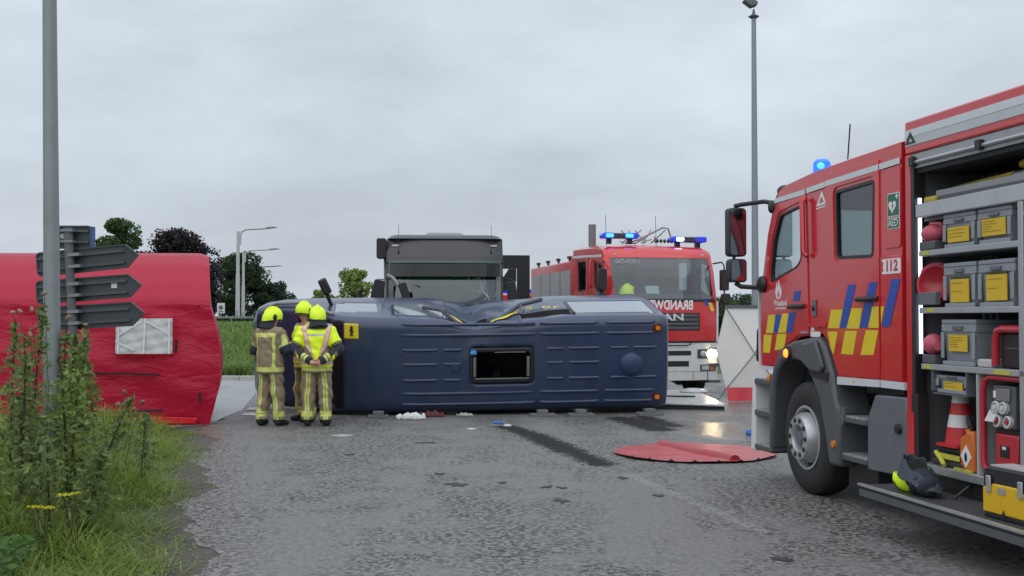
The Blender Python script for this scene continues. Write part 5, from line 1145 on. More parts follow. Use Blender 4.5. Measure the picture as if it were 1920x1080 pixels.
# roof: two light bars, beacon stands, rolled hose fittings, ladder ends
def light_bar(parent, x, y, z, w, lit):
    b = MB().prism(rrect(y - w / 2, y + w / 2, z, z + .12, .05), 'x', x - .14, x + .14).build('light_bar', mat('dark light bar', (.02, .025, .05), .25, coat=.5), parent, bevel=.02)
    for s in (-1, 1): MB().prism(rrect(y + s * (w / 2 - .12) - .14, y + s * (w / 2 - .12) + .14, z - .005, z + .128, .05), 'x', x - .15, x + .15).build('blue_lens', BLUE_D, b, bevel=.02)
    for q in lit: MB().prism(rrect(y + q - .09, y + q + .09, z + .02, z + .105, .03), 'x', x + .12, x + .158).build('flash', BLUE_W if len(lit) == 1 else BLUE_L, b)
    for s in (-1, 1): MB().mm(x - .06, x + .06, y + s * w * .3 - .05, y + s * w * .3 + .05, z - .12, z - .002).build('stand', BLK, b)
light_bar(fa, .35, -2.02, zk(3.18) + .10, .80, (-.26, .2)); light_bar(fa, .35, -.42, zk(3.14) + .08, .80, (-.22,))
rk = MB()
for i in range(14):
    p = Vector((-.3 + random.uniform(-.5, .2), -1.35 + random.uniform(-.3, .35), zk(3.14) + .1)); q = p + Vector((random.uniform(-.3, .3), random.uniform(-.4, .4), random.uniform(.05, .36))); rk.cyl(p, q, .014, n=6)
rk.tube([(.2, -1.55, zk(3.14) + .12), (.2, -.95, zk(3.14) + .42), (.2, -.82, zk(3.14) + .40), (.2, -.72, zk(3.14) + .1)], .02); rk.build('roof_rack', mat('rack steel', (.28, .26, .26), .5, metal=.5), fa)
for i in range(6): MB().ell((.42, -1.15 + i * .085, zk(3.14) + .10), (.05, .036, .045), 8, 6).build('rubber_foot', BLK, fa)
MB().cyl((-1.6, -2.1, 3.1), (-1.6, -2.1, 3.95), .09, n=14).build('exhaust_stack', mat('steel stack', (.22, .22, .23), .45, metal=.6), fa)
for y in (-2.1, -.9): MB().tube([(-.4, y, zk(3.14)), (-.45, y, zk(3.14) + .75)], .006).build('aerial', BLK, fa)
for s in (-1, 1): MB().ell(H(cy + s * 1.0, zk(2.93), .01), (.02, .04, .025), 8, 6).build('top_marker', mat('pale lamp lens'), fa)
for s, y in ((1, .0), (-1, -2.5)):
    yo = y + s * .14; cab_mirror(fa, (1.15, yo, zk(2.42)), .18, .46, .14); cab_mirror(fa, (1.15, yo + s * .03, zk(2.05)), .18, .22, .14)
    MB().tube([(.85, y, zk(2.76)), (1.1, yo - s * .03, zk(2.78)), (1.15, yo, zk(2.70)), (1.15, yo, zk(1.92)), (1.1, yo - s * .04, zk(1.86)), (1.0, y, zk(1.86))], .018).build('mirror_arm', BLK, fa)
# body with grey shutters along the side seen, lower than the cab
MB().mm(-6.6, -1.95, -2.5, 0, 1.0, 3.10).build('body', RED2, fa, bevel=.03)
for i in range(4):
    for y, g in ((0, 1), (-2.5, -1)):
        x1 = -2.12 - i * 1.08; sh_ = MB().mm(x1 - .98, x1, y + .001 * g, y + .012 * g, 1.15, 2.88).build('roller_shutter', mat('grey shutter', (.36, .37, .39), .4, metal=.5, dirt=.15), fa)
        MB().mm(x1 - .94, x1 - .04, y + .012 * g, y + .03 * g, 1.22, 1.26).build('shutter_handle', ALU, sh_)
MB().mm(-2.0, -1.90, -2.53, .03, 1.0, 3.22).build('body_pillar', RED2, fa, bevel=.02); MB().tube([(-1.95, -2.4, 3.24), (-1.95, -1.9, 3.32), (-1.95, -.6, 3.32), (-1.95, -.1, 3.24)], .05).build('monitor_rail', BLK, fa)
for i in range(4): MB().cyl((-2.6 - i * 1.15, -2.4, 3.10), (-2.6 - i * 1.15, -2.4, 3.18), .03).mm(-2.72 - i * 1.15, -2.55 - i * 1.15, -2.44, -2.36, 3.18, 3.24).build('work_light', BLK, fa)
wheel(fa, (-4.4, -.02, .545), .545, .55, 1); wheel(fa, (-4.4, -2.48, .545), .545, .55, -1)
# helmet on its dashboard
hm = thing('helmet', 'fluorescent yellow helmet lying behind the far fire engine windscreen', 'helmet'); 
hp = fa.location; ca, sa = math.cos(fa.rotation_euler.z), math.sin(fa.rotation_euler.z); lx, ly, lz = .84, -1.98, zk(2.13) + .002
hm.location = (hp.x + lx * ca - ly * sa, hp.y + lx * sa + ly * ca, lz); hm.rotation_euler = (0, 0, R(-40))
def loose_helmet(root, m_=HIV):
    MB().ell((0, 0, .0), (.15, .175, .19), 22, 10, 0, math.pi * .5).build('shell', m_, root, angle=60); MB().lathe([(.155, 0), (.175, -.012), (.172, .004)], (0, 0, .004), (0, 0, 1), 22).build('brim', BLK, root); MB().ell((.14, .03, .06), (.025, .05, .06), 8, 6).build('side_plate', BLK, root)
    MB().tube([(0, .17 * math.sin(a), .196 * math.cos(a)) for a in np.linspace(-1.2, 1.2, 7)], .012).build('crest', m_, root)
loose_helmet(hm); hm.scale = (1.2, 1.2, 1.2)
MB().box((.86, -1.42, zk(2.13) + .10), (.03, .30, .20), Matrix.Rotation(-.5, 3, 'Y')).build('dash_papers', mat('pale paper', (.42, .5, .48), .7), fa)

# ---------------------------------------------------------------- third emergency vehicle far behind
ev = thing('emergency_vehicle', 'distant red emergency vehicle with two blue lights past the lorry', 'fire engine', (.52, 44, 0), R(-90))
MB().loft([[(x, y, z) for y, z in ((-1.1, .6), (1.1, .6), (1.12, 1.6), (1.0, 2.5), (.85, 2.62), (-.85, 2.62), (-1.0, 2.5), (-1.12, 1.6))] for x in (0, -.3, -5)]).build('body', RED2, ev, bevel=.04)
MB().prism([(-.95, 1.55), (.95, 1.55), (.86, 2.35), (-.86, 2.35)], 'x', .002, .02).build('windscreen', GLASSD, ev); MB().mm(.001, .06, -1.1, 1.1, .45, .8).build('bumper', WHITE, ev, bevel=.03)
for s in (-1, 1):
    b = MB().prism(rrect(s * .48 - .40, s * .48 + .40, 2.66, 2.82, .06), 'x', -.4, -.1).build('light_bar', BLUE_D, ev)
    MB().prism(rrect(s * .48 - .2, s * .48 + .2, 2.69, 2.79, .03), 'x', -.095, -.06).build('flash', BLUE_L, b)
    for x in (-.9, -3.8): wheel(ev, (x, s * 1.08, .42), .42, .25, s, .22, detail=False, nuts=5)
rl = MB()
for i in range(9): rl.ell((-1.0 - .1 * i, .25 + .12 * i, 2.70), (.06, .06, .09), 8, 6)
rl.build('roof_equipment', BLK, ev)

# ---------------------------------------------------------------- near fire engine with open lockers
hd = Vector((-.1785, .984, 0)).normalized()
fe = thing('fire_engine', 'near red fire engine at right with an open equipment locker', 'fire engine', (2.843, 11.162, 0), math.atan2(hd.y, hd.x))
NF = crew_cab(fe, lambda z: z, RED, True)
def SP(q, ya, yb, nm, m_, parent=fe, bevel=0): return MB().prism([(-s, z) for s, z in q], 'y', ya, yb).build(nm, m_, parent, bevel=bevel)
def SB(s0, s1, ya, yb, z0, z1, nm, m_, parent=fe, bevel=0): return MB().mm(-s1, -s0, ya, yb, z0, z1).build(nm, m_, parent, bevel=bevel)
TXM = lambda s, z, d=.0165: basis((-s, d, z), (-1, 0, 0), (0, 0, 1), (0, 1, 0))
# emblems: flame and name, triangle, AED, 112
SP(round_poly([(-.66, 1.97), (-.62, 2.08), (-.60, 2.0), (-.57, 2.10), (-.53, 1.99), (-.51, 2.03), (-.50, 1.95), (-.54, 1.90), (-.62, 1.90)], .012), .0125, .015, 'flame_emblem', WT); SP(round_poly([(-.60, 1.93), (-.575, 2.0), (-.55, 1.93), (-.575, 1.91)], .01), .0152, .017, 'flame_core', RED)
text('service_name', 'Waasland', WT, fe, .085, TXM(-.53, 1.855), bold=.0008); text('service_subtitle', 'BRANDWEER', WT, fe, .036, TXM(-.52, 1.80), sx=1.15)
MB().plate([(-.29, 2.76), (-.50, 2.77), (-.41, 2.90)], [[(-.345, 2.785), (-.455, 2.79), (-.408, 2.85)]], 'y', .001, .004).build('triangle_emblem', WT, fe); SP([(.29, 2.735), (.50, 2.745), (.50, 2.757), (.29, 2.747)], .001, .004, 'emblem_line', WT)
GRN = mat('safety green', (.012, .14, .08), .45); ae = SP(round_poly([(1.66, 2.54), (1.66, 2.735), (1.855, 2.735), (1.855, 2.54)], .008), .0105, .014, 'aed_sign', WT); SP([(1.668, 2.547), (1.668, 2.728), (1.847, 2.728), (1.847, 2.547)], .0142, .016, 'green_field', GRN, ae)
hb = [(1.745 + .058 * 1.05 * (16 * math.sin(t) ** 3) / 16, 2.625 + .058 * (13 * math.cos(t) - 5 * math.cos(2 * t) - 2 * math.cos(3 * t) - math.cos(4 * t)) / 16) for t in np.linspace(0, 2 * math.pi, 24)[:-1]]
SP(hb, .0162, .018, 'heart', WT, ae); SP([(1.765, 2.665), (1.735, 2.622), (1.752, 2.622), (1.732, 2.585), (1.772, 2.632), (1.752, 2.632)], .0182, .0195, 'spark', GRN, ae); SP([(1.80, 2.695), (1.80, 2.71), (1.84, 2.71), (1.84, 2.695)], .0162, .018, 'cross', WT, ae); SP([(1.813, 2.682), (1.813, 2.723), (1.827, 2.723), (1.827, 2.682)], .0181, .019, 'cross', WT, ae)
a2 = SP([(1.66, 2.44), (1.66, 2.53), (1.855, 2.53), (1.855, 2.44)], .0105, .014, 'aed_plate', WT); SP([(1.667, 2.446), (1.667, 2.524), (1.848, 2.524), (1.848, 2.446)], .0142, .016, 'green_field', GRN, a2); text('aed_letters', 'AED', WT, a2, .085, TXM(1.757, 2.485, .018))
pl = SP(round_poly([(1.56, 2.07), (1.56, 2.195), (1.865, 2.195), (1.865, 2.07)], .015), .012, .0145, 'emergency_number_plate', WT); [text('digit', ch, RED, pl, .125, TXM(s_, 2.133, .0165), sx=1.12, bold=.004) for ch, s_ in (('1', 1.65), ('1', 1.715), ('2', 1.79))]; MB().tube([(-1.585, .016, 2.165), (-1.575, .016, 2.17), (-1.572, .016, 2.13), (-1.575, .016, 2.095), (-1.585, .016, 2.1)], .006).build('phone_symbol', RED, pl)
SB(.20, .28, .001, .012, 1.72, 1.88, 'lock_plate', GRYL, bevel=.004); MB().ell((-.24, .013, 1.80), (.025, .02, .03), 10, 8).build('lock_knob', BLK, fe); SB(.16, .36, .001, .009, 1.525, 1.575, 'info_plate', WT); SB(.17, .23, .0012, .009, 1.58, 1.64, 'info_plate', WT); SB(.25, .32, .001, .012, 1.61, 1.66, 'orange_reflector', AMB); SB(-.02, .12, .013, .03, 1.555, 1.575, 'hinge', ALU)
SB(1.02, 1.06, .0145, .017, 1.135, 1.155, 'yellow_tag', YEL)
# mirrors and arms
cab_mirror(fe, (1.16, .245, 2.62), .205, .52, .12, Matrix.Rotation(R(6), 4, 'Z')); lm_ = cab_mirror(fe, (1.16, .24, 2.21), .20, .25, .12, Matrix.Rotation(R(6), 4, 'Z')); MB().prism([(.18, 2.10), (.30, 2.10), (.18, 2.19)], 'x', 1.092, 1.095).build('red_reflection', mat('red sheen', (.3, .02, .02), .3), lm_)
MB().tube([(1.16, .26, 2.90), (1.12, .20, 2.915), (.9, .03, 2.93), (.74, .0, 2.90)], .024).build('mirror_arm', BLK, fe); MB().tube([(1.16, .265, 2.38), (1.16, .265, 2.31)], .018).build('mirror_link', BLK, fe); MB().tube([(1.16, .25, 2.08), (1.13, .20, 2.04), (1.05, .07, 2.03), (.98, .01, 2.03)], .026).build('mirror_arm', BLK, fe)
MB().ell((.97, .03, 2.06), (.10, .05, .09), 12, 8).build('mirror_foot', BLK, fe); MB().ell((.74, .012, 2.86), (.08, .03, .07), 12, 8).build('mirror_foot', BLK, fe)
# roof items
bc = MB().cyl((.64, -.5, 3.13), (.64, -.5, 3.19), .10).build('beacon', BLK, fe); MB().lathe([(.085, 0), (.092, .05), (.088, .13), (.06, .16), (.0, .165)], (.64, -.5, 3.19), (0, 0, 1), 20).build('beacon_lens', mat('beacon blue glow', (.03, .14, 1), .2, emit=(.01, .10, 1), es=1.6), bc); MB().ell((.56, -.45, 3.275), (.04, .04, .035), 10, 8).build('beacon_flash', BLUE_L, bc)
MB().ell((.90, -.2, 3.05), (.12, .07, .06), 12, 8).build('marker_lamp', BLK, fe); MB().tube([(.9, -.9, 3.15), (.8, -.9, 3.76)], .008).build('aerial', BLK, fe)
# equipment body
B0, B1, DP = 1.92, 6.3, -.64
SB(B0, B1, -2.5, DP - .01, .55, 3.24, 'body_core', RED, bevel=.02)
SB(B0, B1, DP, .0, 3.02, 3.29, 'roof_rail', RED, bevel=.015)
SB(B0 + .02, B1, .001, .006, 3.085, 3.215, 'roof_band', mat('silver white band', (.50, .52, .54), .35, dirt=.1)); SB(B0 + .02, B1, .0062, .0085, 3.155, 3.213, 'roof_band_upper', REFW)
MB().plate([(-1.945, 3.10), (-2.105, 3.10), (-2.025, 3.20)], [[(-1.99, 3.115), (-2.06, 3.115), (-2.025, 3.16)]], 'y', .009, .011).build('triangle_emblem', BLK, fe)
SB(B0, 2.0, DP, .0, .62, 3.018, 'front_post', RED, bevel=.008); SB(2.001, 2.05, -.10, -.004, .72, 3.0, 'shutter_rail', BLK); SB(B0 + .02, 2.045, -.06, .012, .50, .95, 'lower_post', RED)
SB(2.0, 2.10, -.09, .004, .57, 1.10, 'post_cover', BLK)
SB(2.0, B1, -.28, -.012, 2.90, 3.016, 'shutter_box', mat('shutter box grey', (.33, .34, .36), .5, dirt=.2)); MB().cyl((-2.0, .0, 2.945), (-B1, .0, 2.945), .016).build('shutter_bar', ALU, fe)
for s in (2.03, 2.95, 4.0): SB(s, s + .06, -.02, .03, 2.915, 2.985, 'bar_bracket', BLK)
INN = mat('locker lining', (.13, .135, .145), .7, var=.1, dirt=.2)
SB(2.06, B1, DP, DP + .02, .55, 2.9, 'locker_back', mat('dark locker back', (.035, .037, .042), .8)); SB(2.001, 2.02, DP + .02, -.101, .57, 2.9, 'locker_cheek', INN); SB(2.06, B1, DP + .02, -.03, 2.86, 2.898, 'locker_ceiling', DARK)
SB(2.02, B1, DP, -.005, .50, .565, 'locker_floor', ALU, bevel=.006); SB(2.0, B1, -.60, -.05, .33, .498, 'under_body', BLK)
for q in range(3): SB(2.075 + q * .09, 2.105 + q * .09, DP + .03, DP + .06, .57, 2.85, 'rail_profile', mat('rail grey', (.24, .245, .25), .5))
SB(2.064, 2.078, -.055, -.03, 1.42, 2.66, 'led_strip', lamp_mat('led strip light', (.72, .78, 1), 2.2))
# shelves
def shelf(s0, s1, z, nm='shelf', th=.045, y1=-.012):
    o = SB(s0, s1, DP + .02, y1, z - th, z, nm, mat('shelf aluminium', (.40, .42, .44), .45, metal=.4, dirt=.2), bevel=.005); return o
sh1 = shelf(2.10, 3.385, 2.235); shelf(2.10, 3.385, 1.785); shelf(2.12, B1, 1.345)
for s, z, w in ((2.16, 2.213, .10), (2.22, 1.765, .10), (2.17, 1.323, .10), (3.10, 1.323, .19)): SB(s, s + w, -.0115, -.008, z - .016, z + .014, 'shelf_tag', mat('tag yellow', (.50, .48, .05), .5))
SP([(2.05, 2.50), (2.05, 2.61), (B1, 2.65), (B1, 2.50)], -.06, -.012, 'tilting_tray', mat('pale tray', (.46, .48, .50), .4, metal=.3, dirt=.2), bevel=.01); SB(2.10, B1, DP + .03, -.065, 2.47, 2.50, 'tray_floor', INN)
for s, w in ((3.385, .055), (4.4, .05)): SB(s, s + w, -.30, -.012, .565, 2.499, 'post', mat('shelf aluminium'), bevel=.004)
for z in (2.40, 2.06, 1.72): SB(3.44, 4.4, DP + .02, -.02, z, z + .03, 'shelf', mat('shelf aluminium'))
SB(2.862, 2.885, DP + .02, -.02, .566, 1.298, 'divider', mat('divider grey', (.40, .40, .39), .5))
# step flap folded out
fl_ = MB().mm(-4.08, -1.92, -.04, .41, .345, .375).build('step_flap', mat('dark rubber step', (.045, .046, .048), .6, bump=.3, bscale=120, dirt=.3), fe, bevel=.006); MB().mm(-4.08, -1.90, .395, .425, .368, .386).build('edge_strip', ALU, fl_); MB().mm(-4.08, -1.92, .38, .42, .29, .344).build('flap_lip', GRY, fl_)
SB(1.95, 4.1, -.06, -.045, .20, .50, 'flap_hinge_plate', BLK)
for s in (2.75, 3.9): MB().tube([(-s, -.05, .48), (-s, .10, .377)], .012).build('flap_stay', BLK, fe)
SB(4.45, B1, -.02, .0, .56, 2.88, 'roller_shutter', ALU); SB(4.1, B1, -.5, .0, .52, .56, 'rear_sill', ALU)
wheel(fe, (-4.95, -.02, .545), .545, .55, 1); wheel(fe, (-4.95, -2.48, .545), .545, .55, -1)

# ---------------------------------------------------------------- equipment in the locker (things of their own)
FEM = Matrix.Translation(fe.location) @ Matrix.Rotation(fe.rotation_euler.z, 4, 'Z')
def at_fe(name, label, cat, s, y, z, rz=0, group=None):
    o = thing(name, label, cat, FEM @ Vector((-s, y, z)), fe.rotation_euler.z + rz, group); return o
CRT = mat('grey plastic crate', (.27, .29, .32), .5, var=.07, dirt=.15); TAGY = mat('yellow crate label', (.68, .44, .02), .55, var=.05); INK = mat('dark print', (.26, .17, .02), .7)
def crate(s0, s1, z, h, label, lh=(.25, .75), lw=(.2, .8), nlines=3, lid=True, dep=.45, yf=-.05, top=False):
    w = s1 - s0; t = at_fe('crate', label, 'crate', s0, yf, z, 0, 'grey storage crates in the open locker')
    b = MB(); o1 = [(0, 0), (-w, 0), (-w, -dep), (0, -dep)]
    ins = lambda d: [(-d, -d), (-w + d, -d), (-w + d, -dep + d), (-d, -dep + d)]
    b.loft([[(x, y, zz) for x, y in ins(d)] for d, zz in ((.035, 0), (.03, .01), (.012, h * .80), (.012, h * .82), (.0, h * .82), (.0, h), (.02, h), (.03, h * .96), (.045, .03))], caps=True); b.build('box', CRT, t)
    if lid: MB().mm(-w + .004, -.004, -dep + .004, .004, h + .001, h + .035).build('lid', CRT, t, bevel=.008)
    for x in (.004, w - .045): MB().mm(-x - .04, -x, .0, .012, .05, h * .80).build('corner_rib', CRT, t, bevel=.005)
    MB().mm(-w * .64, -w * .36, .001, .016, h * .86, h * .96).build('catch', GRYL, t, bevel=.004); MB().mm(-w + .02, -.02, -.012, .006, .0, .03).build('foot_rim', CRT, t, bevel=.004)
    lb = MB().mm(-w * lw[1], -w * lw[0], -.004, .0035, h * lh[0], h * lh[1]).build('label', TAGY, t)
    for i in range(nlines):
        zz = h * (lh[1] - (lh[1] - lh[0]) * (.18 + .70 * i / max(1, nlines))); le = w * (lw[1] - lw[0]) * random.uniform(.35, .8)
        MB().mm(-w * lw[0] - .012 - le, -w * lw[0] - .012, .0036, .0046, zz - .0025, zz + .0025).build('print_line', INK, lb)
    if top: MB().mm(-w * lw[1], -w * lw[0], .0, .005, h * lh[1] + .003, h * lh[1] + .022).build('label_holder', mat('dark olive strip', (.05, .06, .03), .6), t)
    return t
crate(2.40, 2.83, 2.236, .225, 'grey crate with yellow label on the top shelf, left one', (.18, .68), (.14, .80), 3); crate(2.86, 3.27, 2.236, .225, 'grey crate with yellow label on the top shelf, right one', (.25, .80), (.12, .82), 5)
crate(2.40, 2.83, 1.786, .30, 'tall grey crate on the middle shelf, left one', (.12, .70), (.22, .78), 2, top=True); crate(2.86, 3.30, 1.786, .30, 'tall grey crate on the middle shelf, right one', (.14, .76), (.22, .78), 2, top=True)
crate(2.36, 2.82, 1.347, .31, 'single grey crate on the lower shelf beside the red case', (.34, .74), (.22, .76), 5); 
t = crate(2.28, 2.72, 1.13, .135, 'shallow grey drawer hanging under the lower shelf', (.15, .65), (.24, .82), 2, lid=False)
SB(2.26, 2.275, DP + .05, -.02, 1.14, 1.299, 'drawer_runner', INN); SB(2.725, 2.74, DP + .05, -.02, 1.12, 1.299, 'drawer_runner', INN); SB(2.26, 2.74, DP + .05, -.03, 1.118, 1.127, 'drawer_runner', INN)
PNK = mat('faded red plastic', (.52, .09, .13), .5, var=.1); REDP = mat('red plastic', (.48, .02, .035), .35, coat=.3)
t = at_fe('hand_lamp', 'pink red hand lamp in a holder on the top shelf', 'lamp', 2.20, -.085, 2.236); MB().mm(-.12, .10, -.08, .07, .0, .07).build('holder', GRY, t, bevel=.01); MB().ell((0, 0, .13), (.11, .09, .075), 14, 10).build('body', PNK, t); MB().tube([(-.10, 0, .12), (-.12, 0, .20), (.03, 0, .215), (.05, 0, .16)], .017).build('handle', PNK, t)
t = at_fe('red_bowl_light', 'red dome shaped lamp in a bracket on the middle shelf', 'lamp', 2.19, -.11, 1.786)
MB().lathe([(.005, -.09), (.09, -.07), (.145, 0), (.15, .03), (.135, .03), (.08, -.05), (.002, -.06)], (0, 0, .19), (-.45, .9, .1), 24).build('dome', REDP, t, angle=50); MB().lathe([(.155, -.02), (.165, -.02), (.165, .02), (.155, .02), (.155, -.02)], (0, 0, .19), (-.45, .9, .1), 24, caps=False).build('outer_ring', REDP, t); MB().mm(-.13, .12, .04, .09, .02, .12).build('bracket', GRYL, t, bevel=.006)
t = at_fe('hand_lamp', 'small red lamp on the lower shelf beside the single crate', 'lamp', 2.19, -.085, 1.347); MB().mm(-.10, .08, -.06, .06, 0, .07).build('holder', GRY, t, bevel=.01); MB().ell((0, 0, .15), (.09, .08, .085), 14, 10).build('body', PNK, t); MB().cyl((0, 0, .15), (-.14, .05, .14), .035).build('nozzle', PNK, t)
t = at_fe('yellow_pole', 'yellow tipped pole lying on the tilting tray', 'pole', 2.1, -.22, 2.70); MB().cyl((0, -.1, .03), (-.95, 0, .03), .028, n=10).build('yellow_sleeve', mat('dull yellow', (.52, .40, .07), .6, dirt=.3), t); MB().cyl((-.951, 0, .03), (-3.2, .1, .04), .022, n=10).build('shaft', ALU, t); SB(2.1, 5.2, -.30, -.26, 2.501, 2.69, 'pole_rack', INN)
t = at_fe('folded_ladder', 'aluminium ladder rail lying along the top tray', 'ladder', 2.25, -.10, 2.655)
for y in (0, -.14): MB().mm(-3.4, 0, y - .02, y + .02, 0, .045).build('rail', mat('ladder alloy', (.30, .31, .33), .4, metal=.6), t)
for i in range(12): MB().mm(-.15 - .27 * i, -.10 - .27 * i, -.119, -.021, .01, .035).build('rung', ALU, t)
SB(2.25, 5.6, -.26, -.07, 2.60, 2.654, 'ladder_bed', GRY); t = at_fe('yellow_grip', 'short dull yellow grip at the front end of the top tray', 'tool', 2.13, -.06, 2.61); MB().mm(-.16, 0, -.07, .02, 0, .05).build('grip', mat('dull yellow'), t, bevel=.015)
t = at_fe('yellow_strap', 'yellow hose end lying high in the locker at right', 'hose', 3.1, -.25, 2.80); MB().tube([(0, 0, 0), (-.25, 0, .05), (-.6, -.05, .055), (-1.4, -.05, .05)], .03).build('hose', mat('dull yellow'), t)
# traffic cone
t = at_fe('traffic_cone', 'red and white striped traffic cone standing in the locker', 'traffic cone', 2.37, -.20, .715); CR = mat('cone red', (.55, .025, .03), .5, dirt=.2); CW = mat('cone white', (.66, .68, .68), .45, dirt=.2)
zz = [0, .13, .225, .315, .42]; rr = [.12, .102, .085, .070, .055]
for i in range(4): MB().lathe([(rr[i], zz[i]), (rr[i + 1], zz[i + 1])], (0, 0, .02), (0, 0, 1), 24, caps=(i == 3)).build('red_band' if i % 2 == 0 else 'white_band', CR if i % 2 == 0 else CW, t)
MB().prism(rrect(-.14, .14, -.14, .14, .03), 'z', 0, .022).build('base', CR, t)
t = at_fe('folded_mats', 'pile of folded dark mats under the traffic cone', 'mats', 2.40, -.22, .566, 0)
for i in range(3): MB().mm(-.24 + .02 * i, .22 - .03 * i, -.22, .17 - .02 * i, .002 + i * .049, .047 + i * .049).build('mat', mat('dark mat', (.035, .034, .033), .8), t, bevel=.015)
MB().mm(-.20, .10, .175, .18, .06, .10).build('yellow_band', mat('tag yellow'), t); MB().tube([(.12, .18, .10), (.02, .20, .06), (-.06, .22, .02)], .018).build('carabiner_strap', mat('tag yellow'), t)
# jerrycan
t = at_fe('jerrycan', 'orange jerrycan with a white warning diamond', 'jerrycan', 2.57, -.06, .566, R(-6)); OJ = mat('orange plastic', (.62, .15, .02), .5)
MB().prism(round_poly([(0, 0), (-.22, 0), (-.22, .20), (-.20, .30), (-.12, .30), (-.06, .26), (0, .24)], .025), 'y', -.30, .0).build('body', OJ, t, bevel=.02); MB().cyl((-.04, -.08, .24), (-.035, -.06, .305), .028).build('cap', mat('cap orange', (.75, .3, .05), .4), t); MB().tube([(-.19, -.12, .30), (-.15, -.12, .335), (-.10, -.12, .29)], .014).build('handle', OJ, t)
d = MB().add([(-.11 + a, .004, .11 + b) for a, b in ((0, .085), (.085, 0), (0, -.085), (-.085, 0))] + [(-.11 + a, .0005, .11 + b) for a, b in ((0, .085), (.085, 0), (0, -.085), (-.085, 0))], [(0, 1, 2, 3), (7, 6, 5, 4), (0, 4, 5, 1), (1, 5, 6, 2), (2, 6, 7, 3), (3, 7, 4, 0)]).build('warning_diamond', WT, t); MB().ell((-.11, .005, .105), (.022, .002, .036), 10, 6).build('flame_symbol', BLK, d)
for s in (2.58, 2.71): SB(s, s + .09, -.03, -.004, .5655, .585, 'floor_tag', mat('tag yellow'))
t = at_fe('green_board', 'narrow green board standing behind the jerrycan', 'board', 2.815, -.05, .566); MB().mm(-.03, 0, -.45, 0, 0, .47).build('board', mat('dull green', (.05, .085, .05), .7), t)
t = at_fe('spray_gun', 'small black nozzle hanging behind the cone', 'nozzle', 2.58, -.13, .90); MB().tube([(0, 0, .07), (-.03, .01, .02), (-.06, .0, -.05), (-.05, -.02, -.12)], [.02, .026, .02, .015]).build('body', BLK, t); MB().tube([(-.05, -.02, -.11), (-.10, -.05, -.2), (-.05, -.1, -.325)], .012).build('hose', BLK, t)
# generator
t = at_fe('generator', 'portable generator in a red tube frame with white sockets', 'generator', 2.90, -.03, .566); RT = mat('red tube', (.48, .02, .04), .4); W_ = .85
for y in (-.02, -.45):
    MB().tube([(-.02, y, .06), (-.0, y, .12), (-.0, y, .62), (-.03, y, .69), (-.10, y, .715), (-W_ + .1, y, .715), (-W_ + .02, y, .69), (-W_, y, .62), (-W_, y, .12), (-W_ + .03, y, .05), (-W_ + .1, y, .03), (-.1, y, .03), (-.02, y, .06)], .022, 10).build('tube_frame', RT, t)
for x in (-.2, -W_ + .2): MB().cyl((x, -.02, .03), (x, -.45, .03), .018).build('cross_tube', RT, t)
MB().mm(-W_ + .06, -.06, -.42, -.07, .05, .66).build('engine_block', mat('dark engine', (.025, .025, .027), .6), t, bevel=.02)
MB().mm(-.36, -.10, -.07, -.035, .36, .66).build('control_panel', mat('panel grey', (.10, .10, .105), .5), t, bevel=.008); MB().mm(-.31, -.15, -.035, -.02, .55, .64).build('meter', mat('meter grey', (.20, .21, .22), .3, coat=.5), t, bevel=.006); MB().mm(-.15, -.115, -.035, -.025, .57, .62).build('switch', WT, t)
for x, z in ((-.16, .50), (-.25, .50), (-.30, .405), (-.18, .405)):
    so_ = MB().lathe([(.045, 0), (.045, .03), (.034, .034), (.034, .02)], (x, -.035, z), (0, 1, .15), 18).build('socket', mat('pale socket', (.55, .56, .56), .4), t); MB().lathe([(.02, .021), (.018, .036), (0, .037)], (x, -.035, z), (0, 1, .15), 12).build('socket_cap', mat('socket red', (.35, .03, .03), .4) if z < .45 else mat('pale socket'), so_)
MB().box((-.135, .0, .44), (.10, .012, .09), Matrix.Rotation(.5, 3, 'X')).build('open_cover', mat('pale socket'), t); MB().mm(-.42, -.16, -.075, -.012, .08, .32).build('tank_panel', REDP, t, bevel=.008); MB().mm(-.32, -.22, -.012, -.006, .16, .24).build('starter_switch', BLK, t); MB().mm(-.29, -.25, -.0058, -.003, .215, .235).build('switch_key', WT, t)
MB().mm(-.72, -.46, -.07, -.02, .1, .6).build('fan_grille', GRY, t, bevel=.01); MB().mm(-.6, -.25, -.3, -.05, .74, .76).build('orange_mat', mat('pale orange', (.6, .25, .1), .6), t)
# red framed case on the lower shelf
t = at_fe('equipment_case', 'black case with a thick red frame on the lower shelf', 'case', 3.04, -.06, 1.346); MB().mm(-.55, -.03, -.40, -.02, .005, .26).build('case', BLK, t, bevel=.02); MB().tube([(0, 0, .02), (-.005, 0, .20), (-.03, 0, .265), (-.09, 0, .28), (-.52, 0, .28), (-.58, 0, .2), (-.58, 0, .02)], .028, 10).build('red_frame', REDP, t); MB().mm(-.45, -.12, -.02, -.012, .14, .15).build('case_seam', GRY, t); 
t = at_fe('small_tray', 'small pale tray left of the red framed case', 'tray', 2.86, -.03, 1.346); MB().mm(-.17, 0, -.2, 0, 0, .06).build('tray', mat('pale plastic tray', (.5, .48, .48), .5), t, bevel=.012)
for i, (z, lb) in enumerate(((2.435, 'dark bag on the upper right shelf of the locker'), (2.095, 'dark bag on the right shelf of the locker, second from top'), (1.755, 'dark bag on the right shelf of the locker, third from top'))):
    t = at_fe('equipment_bag', lb, 'bag', 3.47, -.08, z - .005 if z < 2.43 else z - .003); MB().mm(-.80, 0, -.45, 0, 0, .05 if z > 2.4 else .24).build('bag', mat('olive bag', (.06, .065, .05), .8), t, bevel=.02); MB().mm(-.30, -.06, .001, .008, .02, .04).build('tag', mat('tag yellow'), t)
